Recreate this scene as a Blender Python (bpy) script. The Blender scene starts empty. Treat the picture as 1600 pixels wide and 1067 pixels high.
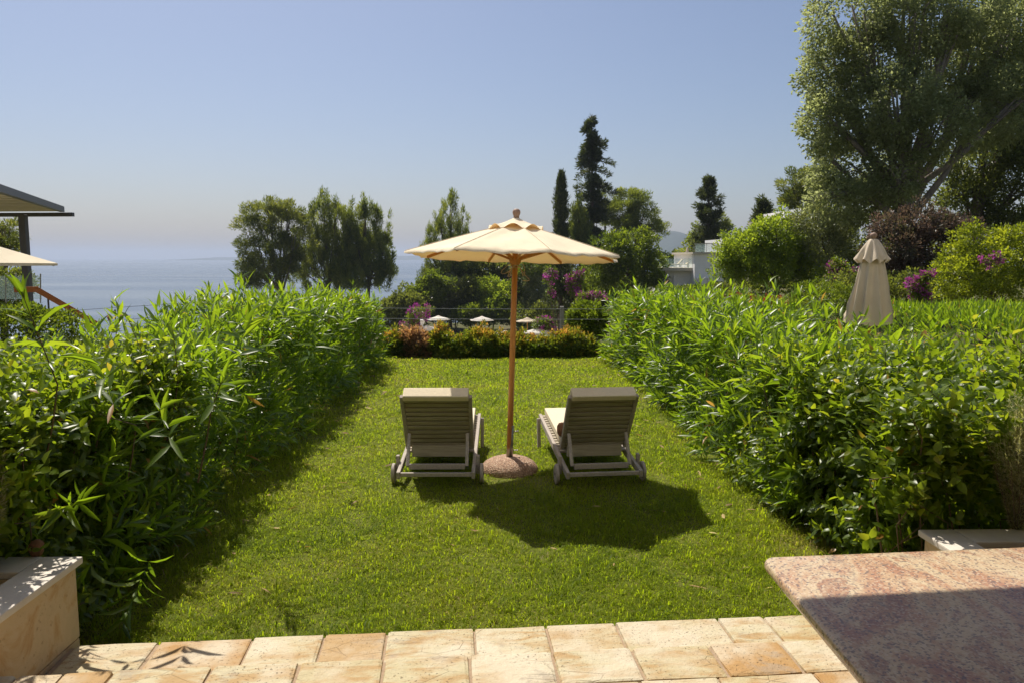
import bpy, bmesh, math, random
import numpy as np
from mathutils import Vector, Matrix
R = math.radians
rng = np.random.default_rng(7)
random.seed(7)
SC = bpy.context.scene
COL = SC.collection

# ------------------------------------------------------------------ camera
F = 1200.0                       # focal length in pixels of the 1600 wide photograph
EYE = Vector((0, 0, 2.0))
PITCH, YAW = math.atan(131 / F), math.atan(20 / F)
cam_d = bpy.data.cameras.new('camera'); cam = bpy.data.objects.new('camera', cam_d); COL.objects.link(cam)
cam_d.sensor_width = 36; cam_d.lens = F / 1600 * 36; cam_d.clip_start = 0.05; cam_d.clip_end = 60000
cam.location = EYE; cam.rotation_euler = (math.pi / 2 - PITCH, 0, -YAW)
SC.camera = cam
CM = cam.rotation_euler.to_matrix()
def ray(px, py): return CM @ Vector(((px - 800) / F, (533.5 - py) / F, -1.0))
def at(px, py, Y):               # the point at depth Y seen at a pixel of the photograph
    d = ray(px, py); return EYE + d * (Y / d.y)
def ground(px, py, z=0.0):
    d = ray(px, py); return EYE + d * ((z - EYE.z) / d.z)

# ------------------------------------------------------------------ sky, sun, exposure
SUN_EL, SUN_AZ = 57.5, 27.0      # azimuth: degrees to the left of straight ahead
W = bpy.data.worlds.new("World"); SC.world = W; W.use_nodes = True
nt = W.node_tree; nt.nodes.clear()
sky = nt.nodes.new('ShaderNodeTexSky'); sky.sky_type = 'NISHITA'; sky.sun_disc = False
sky.sun_elevation = R(SUN_EL); sky.sun_rotation = R(-SUN_AZ)
sky.air_density = 1.0; sky.dust_density = 1.7; sky.ozone_density = 5.0; sky.altitude = 0
bg = nt.nodes.new('ShaderNodeBackground'); bg.inputs[1].default_value = 0.062
out = nt.nodes.new('ShaderNodeOutputWorld')
tint = nt.nodes.new('ShaderNodeMix'); tint.data_type = 'RGBA'; tint.blend_type = 'MULTIPLY'; tint.inputs[0].default_value = 1.0; tint.inputs[7].default_value = (1.04, .955, .93, 1)
nt.links.new(sky.outputs[0], tint.inputs[6]); nt.links.new(tint.outputs[2], bg.inputs[0]); nt.links.new(bg.outputs[0], out.inputs[0])
sun_d = bpy.data.lights.new('sun', 'SUN'); sun = bpy.data.objects.new('sun', sun_d); COL.objects.link(sun)
sun_d.energy = 3.75; sun_d.angle = R(0.6); sun_d.color = (1.0, 0.93, 0.82)
sd = Vector((-math.sin(R(SUN_AZ)) * math.cos(R(SUN_EL)), math.cos(R(SUN_AZ)) * math.cos(R(SUN_EL)), math.sin(R(SUN_EL))))
sun.rotation_euler = sd.to_track_quat('Z', 'Y').to_euler()
SC.view_settings.view_transform = 'Standard'; SC.view_settings.look = 'None'
SC.view_settings.gamma = 1; SC.view_settings.use_curve_mapping = False
SC.view_settings.exposure = 0.75
SC.render.engine = 'CYCLES'
cy = SC.cycles
cy.max_bounces = 10; cy.diffuse_bounces = 6; cy.glossy_bounces = 3; cy.transmission_bounces = 5; cy.volume_bounces = 1
cy.transparent_max_bounces = 8; cy.caustics_reflective = False; cy.caustics_refractive = False
cy.sample_clamp_indirect = 4
try:
    cy.use_denoising = True; cy.denoiser = 'OPENIMAGEDENOISE'; cy.denoising_input_passes = 'RGB_ALBEDO_NORMAL'
except Exception:
    pass

# ------------------------------------------------------------------ helpers: objects
def link(o, parent=None):
    COL.objects.link(o)
    if parent is not None: o.parent = parent
    return o
def tag(o, label=None, cat=None, group=None, kind=None):
    if label: o['label'] = label
    if cat: o['category'] = cat
    if group: o['group'] = group
    if kind: o['kind'] = kind
    return o
def thing(name, label, cat, loc=(0, 0, 0), rz=0.0, group=None):
    o = bpy.data.objects.new(name, None); link(o)
    o.location = loc; o.rotation_euler = (0, 0, rz); o.empty_display_size = 0.2
    return tag(o, label, cat, group)
def mesh_obj(name, me, mat, parent=None):
    o = bpy.data.objects.new(name, me)
    if mat is not None and not me.materials: me.materials.append(mat)
    return link(o, parent)
def bm_obj(name, bm, mat, parent=None, smooth=False, loc=None):
    me = bpy.data.meshes.new(name)
    bmesh.ops.recalc_face_normals(bm, faces=bm.faces)
    bm.to_mesh(me); bm.free()
    if smooth: me.polygons.foreach_set('use_smooth', [True] * len(me.polygons))
    o = mesh_obj(name, me, mat, parent)
    if loc is not None: o.location = loc
    return o
def copy_tree(o, parent=None):
    c = o.copy(); COL.objects.link(c)
    if parent is not None: c.parent = parent
    for ch in [x for x in o.children]: copy_tree(ch, c)
    return c
def np_mesh(name, V, T, tone=None, smooth=True):
    me = bpy.data.meshes.new(name)
    V = np.asarray(V, np.float32); T = np.asarray(T, np.int32)
    me.vertices.add(len(V)); me.vertices.foreach_set('co', V.ravel())
    n = len(T); me.loops.add(n * 3); me.polygons.add(n)
    me.loops.foreach_set('vertex_index', T.ravel())
    me.polygons.foreach_set('loop_start', np.arange(0, n * 3, 3, dtype=np.int32))
    try: me.polygons.foreach_set('loop_total', np.full(n, 3, np.int32))
    except Exception: pass
    if smooth: me.polygons.foreach_set('use_smooth', np.ones(n, bool))
    me.update(calc_edges=True)
    if tone is not None:
        a = me.attributes.new('tone', 'FLOAT', 'POINT'); a.data.foreach_set('value', np.asarray(tone, np.float32))
    return me

# ------------------------------------------------------------------ helpers: shapes in a bmesh
def box(bm, c, s, M=None, bev=0.0, seg=1):
    m = Matrix.Translation(c) @ Matrix.Diagonal((*s, 1))
    r = bmesh.ops.create_cube(bm, size=1.0, matrix=m)
    vs = r['verts']
    if bev > 0:
        es = list({e for v in vs for e in v.link_edges})
        rr = bmesh.ops.bevel(bm, geom=es, offset=bev, segments=seg, affect='EDGES', profile=0.6)
        vs = list({v for f in rr['faces'] for v in f.verts} | {v for v in vs if v.is_valid})
    if M is not None: bmesh.ops.transform(bm, matrix=M, verts=vs)
    return vs
def bar(bm, a, b, w, h, up=(0, 0, 1), bev=0.0):
    a = Vector(a); b = Vector(b); d = b - a; L = d.length; d.normalize()
    s = d.cross(Vector(up))
    if s.length < 1e-4: s = d.cross(Vector((0, 1, 0)))
    s.normalize(); u = s.cross(d)
    M = Matrix.Translation((a + b) / 2) @ Matrix((s, d, u)).transposed().to_4x4()
    return box(bm, (0, 0, 0), (w, L, h), M, bev)
def tube(bm, pts, rad, n=8, cap=True):
    pts = [Vector(p) for p in pts]
    if not hasattr(rad, '__len__'): rad = [rad] * len(pts)
    rings = []; ref = None
    for i, p in enumerate(pts):
        d = (pts[min(i + 1, len(pts) - 1)] - pts[max(i - 1, 0)]).normalized()
        if ref is None: ref = Vector((1, 0, 0)) if abs(d.x) < .8 else Vector((0, 1, 0))
        s = (ref - d * ref.dot(d)).normalized(); t = d.cross(s); ref = s
        rings.append([bm.verts.new(p + (s * math.cos(2 * math.pi * k / n) + t * math.sin(2 * math.pi * k / n)) * rad[i]) for k in range(n)])
    for a, b in zip(rings, rings[1:]):
        for k in range(n): bm.faces.new((a[k], a[(k + 1) % n], b[(k + 1) % n], b[k]))
    if cap:
        bm.faces.new(rings[0][::-1]); bm.faces.new(rings[-1])
def lathe(bm, prof, n=24, M=None):
    rings = []
    for r, z in prof:
        if r < 1e-5: rings.append([bm.verts.new((0, 0, z))])
        else: rings.append([bm.verts.new((r * math.cos(2 * math.pi * k / n), r * math.sin(2 * math.pi * k / n), z)) for k in range(n)])
    for a, b in zip(rings, rings[1:]):
        for k in range(n):
            k2 = (k + 1) % n
            if len(a) == 1 and len(b) == 1: continue
            if len(a) == 1: bm.faces.new((a[0], b[k2], b[k]))
            elif len(b) == 1: bm.faces.new((a[k], a[k2], b[0]))
            else: bm.faces.new((a[k], a[k2], b[k2], b[k]))
    if M is not None: bmesh.ops.transform(bm, matrix=M, verts=[v for r in rings for v in r])

# ------------------------------------------------------------------ helpers: materials
class NT:
    def __init__(s, name):
        s.m = bpy.data.materials.new(name); s.m.use_nodes = True
        s.t = s.m.node_tree; s.t.nodes.clear()
        s.out = s.t.nodes.new('ShaderNodeOutputMaterial')
    def n(s, typ, ins=None, **kw):
        nd = s.t.nodes.new(typ)
        for k, v in kw.items(): setattr(nd, k, v)
        for k, v in (ins or {}).items():
            sock = nd.inputs[k]
            if isinstance(v, bpy.types.NodeSocket): s.t.links.new(v, sock)
            else: sock.default_value = v
        return nd
    def ramp(s, fac, stops):
        nd = s.t.nodes.new('ShaderNodeValToRGB'); cr = nd.color_ramp
        while len(cr.elements) < len(stops): cr.elements.new(0.5)
        for e, (p, c) in zip(cr.elements, stops):
            e.position = p; e.color = (*c, 1) if len(c) == 3 else c
        s.t.links.new(fac, nd.inputs[0]); return nd.outputs[0]
    def mix(s, f, a, b, mode='MIX'):
        nd = s.t.nodes.new('ShaderNodeMix'); nd.data_type = 'RGBA'; nd.blend_type = mode
        for i, v in ((0, f), (6, a), (7, b)):
            if isinstance(v, bpy.types.NodeSocket): s.t.links.new(v, nd.inputs[i])
            else: nd.inputs[i].default_value = (*v, 1) if isinstance(v, tuple) and len(v) == 3 else v
        return nd.outputs[2]
    def math(s, op, a, b=0.0):
        nd = s.t.nodes.new('ShaderNodeMath'); nd.operation = op
        for i, v in ((0, a), (1, b)):
            if isinstance(v, bpy.types.NodeSocket): s.t.links.new(v, nd.inputs[i])
            else: nd.inputs[i].default_value = v
        return nd.outputs[0]
    def noise(s, scale, detail=4, rough=.55, vec=None, dist=0.0):
        nd = s.n('ShaderNodeTexNoise', {'Scale': scale, 'Detail': detail, 'Roughness': rough, 'Distortion': dist})
        if vec is not None: s.t.links.new(vec, nd.inputs['Vector'])
        return nd.outputs[0]
    def coord(s, which='Object'): return s.n('ShaderNodeTexCoord').outputs[which]
    def pos(s): return s.n('ShaderNodeNewGeometry').outputs['Position']
    def bump(s, h, strength=.3, dist=.01):
        return s.n('ShaderNodeBump', {'Height': h, 'Strength': strength, 'Distance': dist}).outputs[0]
    def bsdf(s, color, rough=.6, normal=None, spec=.4, **kw):
        ins = {'Base Color': color if isinstance(color, bpy.types.NodeSocket) else (*color, 1), 'Roughness': rough, 'Specular IOR Level': spec}
        ins.update(kw)
        if normal is not None: ins['Normal'] = normal
        return s.n('ShaderNodeBsdfPrincipled', ins).outputs[0]
    def done(s, sh): s.t.links.new(sh, s.out.inputs[0]); return s.m

def leaf_mat(name, stops, tstops=None, trans=.38, rough=.42, spec=.4, patch=0.0):
    m = NT(name)
    a = m.n('ShaderNodeAttribute', attribute_name='tone').outputs['Fac']
    if patch: 
        nz = m.noise(patch, 3, .5, m.pos()); a = m.math('ADD', a, m.math('MULTIPLY', m.math('SUBTRACT', nz, .5), .9))
    c = m.ramp(a, stops)
    if tstops is None: tstops = [(p, (min(1, col[0] * 3.2), min(1, col[1] * 3.0), col[2] * 1.4)) for p, col in stops]
    ct = m.ramp(a, tstops)
    p = m.bsdf(c, rough, None, spec)
    t = m.n('ShaderNodeBsdfTranslucent', {'Color': ct}).outputs[0]
    mx = m.n('ShaderNodeMixShader', {0: trans, 1: p, 2: t}).outputs[0]
    return m.done(mx)
def plain(name, col, rough=.6, var=.15, scale=12, spec=.4, bump=0.0, metallic=0.0, grain=None):
    m = NT(name); v = m.coord()
    if grain:
        mp = m.n('ShaderNodeMapping', {'Vector': v, 'Scale': grain}).outputs[0]; v = mp
    nz = m.noise(scale, 5, .6, v)
    c = m.ramp(nz, [(.25, tuple(x * (1 - var) for x in col)), (.75, tuple(min(1, x * (1 + var)) for x in col))])
    nrm = m.bump(nz, bump, .01) if bump else None
    return m.done(m.bsdf(c, rough, nrm, spec, Metallic=metallic))

M = {}
M['oleander'] = leaf_mat('oleander_leaf', [(0, (.05, .095, .014)), (.45, (.09, .15, .016)), (.85, (.135, .195, .02)), (.95, (.17, .21, .025)), (1, (.34, .17, .04))], [(0, (.18, .30, .012)), (.45, (.33, .50, .016)), (.85, (.45, .60, .022)), (.95, (.5, .6, .03)), (1, (.6, .35, .06))], trans=.5, rough=.36, spec=.5)
M['ovate'] = leaf_mat('ovate_leaf', [(0, (.06, .10, .014)), (.5, (.10, .155, .016)), (.88, (.15, .195, .018)), (.95, (.2, .2, .025)), (1, (.34, .17, .04))], [(0, (.22, .32, .012)), (.5, (.36, .48, .016)), (.88, (.50, .58, .022)), (1, (.62, .5, .04))], trans=.5, rough=.38, spec=.5)
M['boxwood'] = leaf_mat('boxwood_leaf', [(0, (.04, .065, .01)), (.6, (.095, .135, .014)), (1, (.17, .21, .03))], rough=.4)
M['photinia'] = leaf_mat('photinia_leaf', [(0, (.045, .075, .012)), (.4, (.11, .14, .018)), (.66, (.2, .175, .025)), (.86, (.29, .16, .04)), (1, (.36, .18, .08))], rough=.42)
M['pink_shrub'] = leaf_mat('dry_pink_leaf', [(0, (.07, .07, .03)), (.5, (.24, .13, .09)), (1, (.36, .21, .15))], rough=.6)
M['pine'] = leaf_mat('pine_needle', [(0, (.04, .06, .016)), (.5, (.092, .115, .026)), (1, (.18, .19, .045))], trans=.4, rough=.5)
M['pine_light'] = leaf_mat('light_pine_needle', [(0, (.045, .07, .016)), (.5, (.105, .135, .028)), (1, (.20, .225, .05))], trans=.4, rough=.5)
M['cypress'] = leaf_mat('cypress_leaf', [(0, (.022, .034, .014)), (.6, (.05, .066, .024)), (1, (.10, .12, .04))], trans=.25, rough=.6)
M['broad'] = leaf_mat('broadleaf', [(0, (.04, .065, .010)), (.5, (.085, .12, .014)), (1, (.15, .19, .025))], trans=.42)
M['bright'] = leaf_mat('bright_leaf', [(0, (.065, .10, .014)), (.5, (.13, .18, .022)), (1, (.21, .26, .035))], trans=.5)
M['olive'] = leaf_mat('olive_leaf', [(0, (.07, .085, .035)), (.6, (.14, .165, .075)), (1, (.24, .26, .14))], trans=.25, rough=.5)
M['poplar'] = leaf_mat('silver_poplar_leaf', [(0, (.07, .085, .032)), (.5, (.125, .142, .056)), (1, (.22, .24, .12))], [(0, (.28, .33, .10)), (.5, (.46, .51, .17)), (1, (.6, .65, .28))], trans=.54, rough=.45)
M['dark'] = leaf_mat('dark_leaf', [(0, (.04, .052, .014)), (.6, (.085, .105, .026)), (1, (.14, .165, .04))], trans=.45)
M['plum'] = leaf_mat('plum_leaf', [(0, (.05, .055, .022)), (.35, (.06, .055, .03)), (.6, (.085, .058, .045)), (1, (.15, .11, .085))], [(0, (.12, .13, .04)), (.5, (.2, .13, .08)), (1, (.32, .2, .14))], trans=.38)
M['lime'] = leaf_mat('lime_leaf', [(0, (.07, .095, .01)), (.5, (.14, .175, .014)), (1, (.25, .28, .03))], trans=.45)
M['bougain'] = leaf_mat('bougainvillea_bract', [(0, (.16, .02, .12)), (.6, (.32, .06, .26)), (1, (.46, .16, .40))], [(0, (.35, .03, .25)), (1, (.7, .12, .5))], trans=.35, rough=.6)
M['redflower'] = leaf_mat('red_petal', [(0, (.25, .012, .01)), (1, (.55, .05, .03))], [(0, (.4, .02, .02)), (1, (.6, .06, .04))], trans=.3, rough=.6)
M['rosemary'] = leaf_mat('rosemary_leaf', [(0, (.14, .15, .08)), (.6, (.30, .30, .19)), (1, (.5, .45, .33))], trans=.35, rough=.6)
M['grass'] = leaf_mat('grass_blade', [(0, (.08, .12, .008)), (.4, (.15, .19, .010)), (.72, (.21, .225, .015)), (.9, (.28, .25, .06)), (1, (.34, .27, .13))],
                      [(0, (.30, .42, .010)), (.4, (.52, .67, .014)), (.72, (.60, .70, .018)), (.9, (.5, .48, .06)), (1, (.42, .35, .13))], trans=.52, rough=.55, spec=.12, patch=.8)
M['bark'] = plain('bark', (.13, .10, .08), .9, .4, 6, .2, .6, grain=(3, 3, .6))
M['grey_bark'] = plain('pale_bark', (.22, .19, .16), .9, .35, 5, .2, .5, grain=(3, 3, .6))
M['stem'] = plain('green_stem', (.11, .13, .03), .6, .3, 8)
M['twig'] = plain('brown_twig', (.12, .085, .05), .8, .3, 10)
M['soil'] = plain('soil', (.09, .055, .038), .95, .4, 25, .15, .8)
M['teak'] = plain('oiled_teak', (.56, .25, .065), .5, .25, 9, .35, .15, grain=(9, 9, .7))
M['greywood'] = plain('weathered_teak', (.37, .325, .25), .75, .28, 8, .25, .25, grain=(.7, 9, 9))
M['greyrail'] = plain('pale_weathered_teak', (.38, .335, .29), .75, .25, 8, .25, .25, grain=(9, .7, 9))
M['cushion'] = plain('cream_cushion', (.68, .60, .44), .9, .06, 40, .15, .15)
M['brownfab'] = plain('brown_bolster_fabric', (.22, .11, .06), .9, .25, 30, .15, .3)
M['steel'] = plain('galvanised_tube', (.34, .32, .26), .38, .15, 20, .5, 0, .75)
M['darkmetal'] = plain('dark_grey_metal', (.10, .095, .10), .45, .1, 20)
M['white'] = plain('white_render', (.84, .83, .82), .85, .05, 3, .2, .05)
M['offwhite'] = plain('beige_slab', (.52, .47, .38), .85, .08, 4, .2)
M['orange'] = plain('orange_wood_rail', (.48, .16, .045), .6, .2, 8, .3, grain=(2, 8, 8))
M['slat'] = plain('pale_louvre', (.55, .47, .33), .7, .1, 10)
M['fence'] = plain('grey_fence_post', (.22, .21, .18), .7, .2, 15)
M['wire'] = plain('steel_wire', (.42, .41, .38), .4, .1, 15, .5, 0, .6)
M['rope'] = plain('pale_cord', (.5, .38, .22), .9, .15, 30)
M['ball'] = plain('dull_brown_finial', (.28, .18, .13), .6, .2, 12)
M['rock'] = plain('garden_stone', (.42, .37, .30), .85, .2, 6, .2, .4)

def fabric(name, col, tcol, trans):
    m = NT(name); v = m.coord()
    n1 = m.noise(3.0, 5, .6, v); n2 = m.noise(260, 2, .5, v)
    c = m.ramp(n1, [(.3, tuple(x * .9 for x in col)), (.6, col)])
    st = m.noise(1.7, 6, .7, v, 1.2)
    c = m.mix(m.ramp(st, [(.62, (0, 0, 0)), (.74, (.35, .35, .35))]), c, tuple(x * .72 for x in col))
    b = m.bump(n1, .25, .03)
    p = m.bsdf(c, .9, b, .15)
    t = m.n('ShaderNodeBsdfTranslucent', {'Color': (*tcol, 1)}).outputs[0]
    return m.done(m.n('ShaderNodeMixShader', {0: trans, 1: p, 2: t}).outputs[0])
M['canopy'] = fabric('canvas_canopy', (.80, .71, .53), (.74, .42, .14), .17)
M['canvas'] = fabric('closed_canvas', (.66, .56, .42), (.6, .45, .25), .12)
M['canvas_far'] = fabric('white_canvas', (.85, .82, .76), (.85, .8, .7), .42)

def travertine():
    m = NT('travertine'); v = m.coord('Generated'); ob = m.coord()
    oi = m.n('ShaderNodeObjectInfo').outputs['Random']
    pal = m.ramp(oi, [(0, (.45, .39, .235)), (.3, (.49, .435, .29)), (.5, (.43, .36, .20)), (.66, (.48, .415, .265)), (.78, (.38, .21, .07)), (.9, (.42, .295, .15)), (1, (.37, .185, .055))])
    off = m.n('ShaderNodeVectorMath', {0: ob, 1: m.n('ShaderNodeCombineXYZ', {0: m.math('MULTIPLY', oi, 37.0), 1: m.math('MULTIPLY', oi, 91.0)}).outputs[0]}, operation='ADD').outputs[0]
    st = m.noise(5, 6, .62, m.n('ShaderNodeMapping', {'Vector': off, 'Scale': (1, 3.0, 2)}).outputs[0], .6)
    c = m.mix(m.ramp(st, [(.44, (0, 0, 0)), (.60, (.9, .9, .9))]), pal, (.38, .24, .10))
    c = m.mix(m.ramp(m.noise(2.2, 4, .6, off), [(.45, (0, 0, 0)), (.62, (.8, .8, .8))]), c, (.56, .50, .38))
    pit = m.noise(70, 3, .6, off); pm = m.ramp(pit, [(.31, (1, 1, 1)), (.38, (0, 0, 0))])
    crack = m.n('ShaderNodeTexVoronoi', {'Vector': m.n('ShaderNodeMapping', {'Vector': off, 'Scale': (1, 2.2, 1)}).outputs[0], 'Scale': 4.5}, feature='DISTANCE_TO_EDGE').outputs[0]
    cm = m.math('MULTIPLY', m.ramp(crack, [(0, (1, 1, 1)), (.018, (0, 0, 0))]), m.ramp(m.noise(3, 2, .5, off), [(.5, (0, 0, 0)), (.6, (1, 1, 1))]))
    mk = m.math('MAXIMUM', m.math('MULTIPLY', m.math('MULTIPLY', pm, .7), m.ramp(m.noise(4.0, 3, .5, off), [(.42, (.12, .12, .12)), (.6, (1, 1, 1))])), m.math('MULTIPLY', cm, .28))
    wet = m.ramp(m.noise(3.1, 5, .7, off, .8), [(.58, (0, 0, 0)), (.66, (.55, .55, .55))])
    c = m.mix(wet, c, (.30, .25, .19))
    c = m.mix(mk, c, (.20, .135, .085))
    h = m.math('SUBTRACT', m.math('ADD', m.noise(9, 6, .65, off), m.math('MULTIPLY', m.noise(45, 4, .6, off), .3)), m.math('MULTIPLY', mk, .8))
    return m.done(m.bsdf(c, .72, m.bump(h, .8, .016), .3))
M['trav'] = travertine()
def wallstone():
    m = NT('wall_travertine'); ob = m.coord(); oi = m.n('ShaderNodeObjectInfo').outputs['Random']
    off = m.n('ShaderNodeVectorMath', {0: ob, 1: m.n('ShaderNodeCombineXYZ', {0: m.math('MULTIPLY', oi, 37.0), 1: m.math('MULTIPLY', oi, 91.0)}).outputs[0]}, operation='ADD').outputs[0]
    st = m.noise(4, 7, .65, off, 1.0)
    c = m.ramp(st, [(.3, (.50, .38, .23)), (.5, (.58, .44, .27)), (.62, (.50, .31, .14)), (.7, (.58, .46, .3))])
    pit = m.ramp(m.noise(45, 4, .6, off), [(.3, (1, 1, 1)), (.38, (0, 0, 0))])
    c = m.mix(m.math('MULTIPLY', pit, .6), c, (.3, .2, .11))
    return m.done(m.bsdf(c, .8, m.bump(m.noise(20, 6, .65, off), .4, .01), .25))
M['wallstone'] = wallstone()
def capstone():
    m = NT('pale_capstone'); v = m.coord()
    c = m.ramp(m.noise(6, 6, .6, v), [(.3, (.55, .49, .42)), (.7, (.66, .61, .54))])
    return m.done(m.bsdf(c, .7, m.bump(m.noise(40, 4, .6, v), .2, .01), .3))
M['cap'] = capstone()
def granite():
    m = NT('pink_granite'); v = m.coord()
    mp = m.n('ShaderNodeMapping', {'Vector': v, 'Rotation': (0, 0, R(35)), 'Scale': (1, .45, 1)}).outputs[0]
    big = m.noise(3.4, 7, .66, mp, 1.6)
    c = m.ramp(big, [(.30, (.19, .13, .10)), (.38, (.36, .18, .115)), (.46, (.45, .28, .17)), (.54, (.55, .44, .29)), (.60, (.36, .20, .12)), (.70, (.50, .39, .26))])
    sp = m.n('ShaderNodeTexVoronoi', {'Vector': v, 'Scale': 170.0}).outputs['Color']
    bw = m.n('ShaderNodeRGBToBW', {0: sp}).outputs[0]
    c = m.mix(m.ramp(bw, [(.2, (.75, .75, .75)), (.34, (0, 0, 0))]), c, (.13, .11, .11))
    c = m.mix(m.ramp(bw, [(.68, (0, 0, 0)), (.8, (.55, .55, .55))]), c, (.60, .50, .37))
    gr = m.ramp(m.noise(7, 5, .7, v, .8), [(.6, (0, 0, 0)), (.7, (.6, .6, .6))])
    c = m.mix(gr, c, (.21, .185, .16))
    return m.done(m.bsdf(c, m.ramp(m.noise(90, 2, .5, v), [(.3, (.13, .13, .13)), (.7, (.26, .26, .26))]), m.bump(bw, .04, .002), .42))
M['granite'] = granite()
def pebble():
    m = NT('exposed_aggregate'); v = m.coord()
    vo = m.n('ShaderNodeTexVoronoi', {'Vector': v, 'Scale': 75.0})
    c = m.ramp(m.n('ShaderNodeRGBToBW', {0: vo.outputs['Color']}).outputs[0], [(.1, (.20, .12, .08)), (.4, (.36, .22, .14)), (.65, (.46, .30, .20)), (.9, (.58, .45, .33))])
    c = m.mix(m.ramp(vo.outputs['Distance'], [(.35, (0, 0, 0)), (.7, (.7, .7, .7))]), c, (.22, .14, .09))
    h = m.math('SUBTRACT', 1.0, vo.outputs['Distance'])
    return m.done(m.bsdf(c, .75, m.bump(h, .9, .008), .3))
M['pebble'] = pebble()
def lawn_soil():
    m = NT('thatch_and_soil'); v = m.pos()
    n = m.noise(34, 6, .7, v); n2 = m.noise(1.3, 3, .5, v)
    c = m.ramp(n, [(.3, (.06, .075, .014)), (.5, (.12, .14, .022)), (.7, (.23, .18, .08))])
    c = m.mix(m.ramp(n2, [(.4, (0, 0, 0)), (.65, (.6, .6, .6))]), c, (.10, .12, .02))
    return m.done(m.bsdf(c, .95, m.bump(n, .8, .02), .1))
M['lawnsoil'] = lawn_soil()
def terrain_mat():
    m = NT('rough_hillside'); v = m.pos()
    n = m.noise(.6, 7, .7, v); n2 = m.noise(9, 5, .7, v)
    c = m.ramp(n, [(.35, (.05, .07, .02)), (.5, (.09, .09, .035)), (.65, (.17, .13, .08))])
    c = m.mix(.35, c, m.ramp(n2, [(.3, (.03, .045, .012)), (.7, (.15, .14, .06))]))
    return m.done(m.bsdf(c, .95, m.bump(n2, .6, .05), .1))
M['terrain'] = terrain_mat()
def sea_mat():
    m = NT('sea_water'); v = m.pos()
    mp = m.n('ShaderNodeMapping', {'Vector': v, 'Scale': (.0009, .0065, 1)}).outputs[0]
    band = m.noise(1.0, 5, .55, mp, .5)
    rp = m.n('ShaderNodeMapping', {'Vector': v, 'Scale': (.12, .3, 1)}).outputs[0]
    rip = m.noise(1.0, 4, .6, rp)
    rough = m.ramp(band, [(.38, (.16, .16, .16)), (.6, (.46, .46, .46))])
    c = m.ramp(band, [(.38, (.03, .055, .09)), (.6, (.075, .115, .16))])
    return m.done(m.bsdf(c, rough, m.bump(rip, .5, .6), .5, IOR=1.33))
M['sea'] = sea_mat()
M['hill'] = plain('wooded_mountain', (.035, .05, .025), .95, .45, .02, .1)
def glass():
    m = NT('green_glass'); 
    p = m.n('ShaderNodeBsdfPrincipled', {'Base Color': (.75, .92, .9, 1), 'Roughness': .03, 'Transmission Weight': .0, 'Alpha': .28, 'Specular IOR Level': .6}).outputs[0]
    return m.done(p)
M['glass'] = glass()
def lantern():
    m = NT('lantern_glass')
    return m.done(m.bsdf((.40, .16, .14), .25, None, .5))
M['lantern'] = lantern()

# ------------------------------------------------------------------ the setting
def sstep(a, b, x):
    t = np.clip((x - a) / (b - a), 0, 1); return t * t * (3 - 2 * t)
def tz(x, y):
    x = np.asarray(x, float); y = np.asarray(y, float)
    rr = sstep(.07, .17, x / np.maximum(y, 12.0))
    low = -6.3 * sstep(17.2, 50, y) * (1 - rr) - 1.1 * sstep(17.2, 60, y) * rr
    low = low - 1.5 * sstep(-5, -30, x) * sstep(14, 30, y)
    cl = sstep(100, 135, y) * (1 - rr) + sstep(150, 260, y) * rr
    side = sstep(-45, -90, x)
    return low * (1 - np.maximum(cl, side)) - 27 * np.maximum(cl, side) - 0.02
def TZ(x, y): return float(tz(x, y))
xs = np.concatenate([np.linspace(-140, -30, 23), np.linspace(-28, 60, 89), np.linspace(64, 260, 40)])
ys = np.concatenate([np.linspace(-14, 16, 16), np.linspace(17, 60, 60), np.linspace(62, 300, 100)])
XX, YY = np.meshgrid(xs, ys)
ZZ = tz(XX, YY) + np.where(YY > 19, .25 * np.sin(XX * .7 + YY * .31) * np.cos(YY * .53), 0) * (YY > 19)
nx, ny = len(xs), len(ys)
idx = np.arange(nx * ny).reshape(ny, nx)
a_, b_, c_, d_ = idx[:-1, :-1].ravel(), idx[:-1, 1:].ravel(), idx[1:, 1:].ravel(), idx[1:, :-1].ravel()
tag(mesh_obj('terrain', np_mesh('terrain', np.stack([XX, YY, ZZ], -1).reshape(-1, 3), np.concatenate([np.stack([a_, b_, c_], -1), np.stack([a_, c_, d_], -1)])), M['terrain']), kind='structure')

def sheet(name, pts, mat, kind='structure'):
    bm = bmesh.new(); bm.faces.new([bm.verts.new(p) for p in pts])
    return tag(bm_obj(name, bm, mat), kind=kind)
sheet('sea', [(-15000, 60, -22), (15000, 60, -22), (15000, 15000, -22), (-15000, 15000, -22)], M['sea'])
sheet('lawn', [(-4.4, 3.3, 0), (4.2, 3.3, 0), (4.2, 17.1, 0), (-4.4, 17.1, 0)], M['lawnsoil'])
sheet('neighbouring_lawn', [(4.25, 1.5, -.008), (12.5, 1.5, -.008), (12.5, 17.1, -.008), (4.25, 17.1, -.008)], M['lawnsoil'])
sheet('pool_terrace', [(-16, 52, -6.15), (9, 52, -6.15), (9, 78, -6.15), (-16, 78, -6.15)], M['offwhite'])

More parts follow.
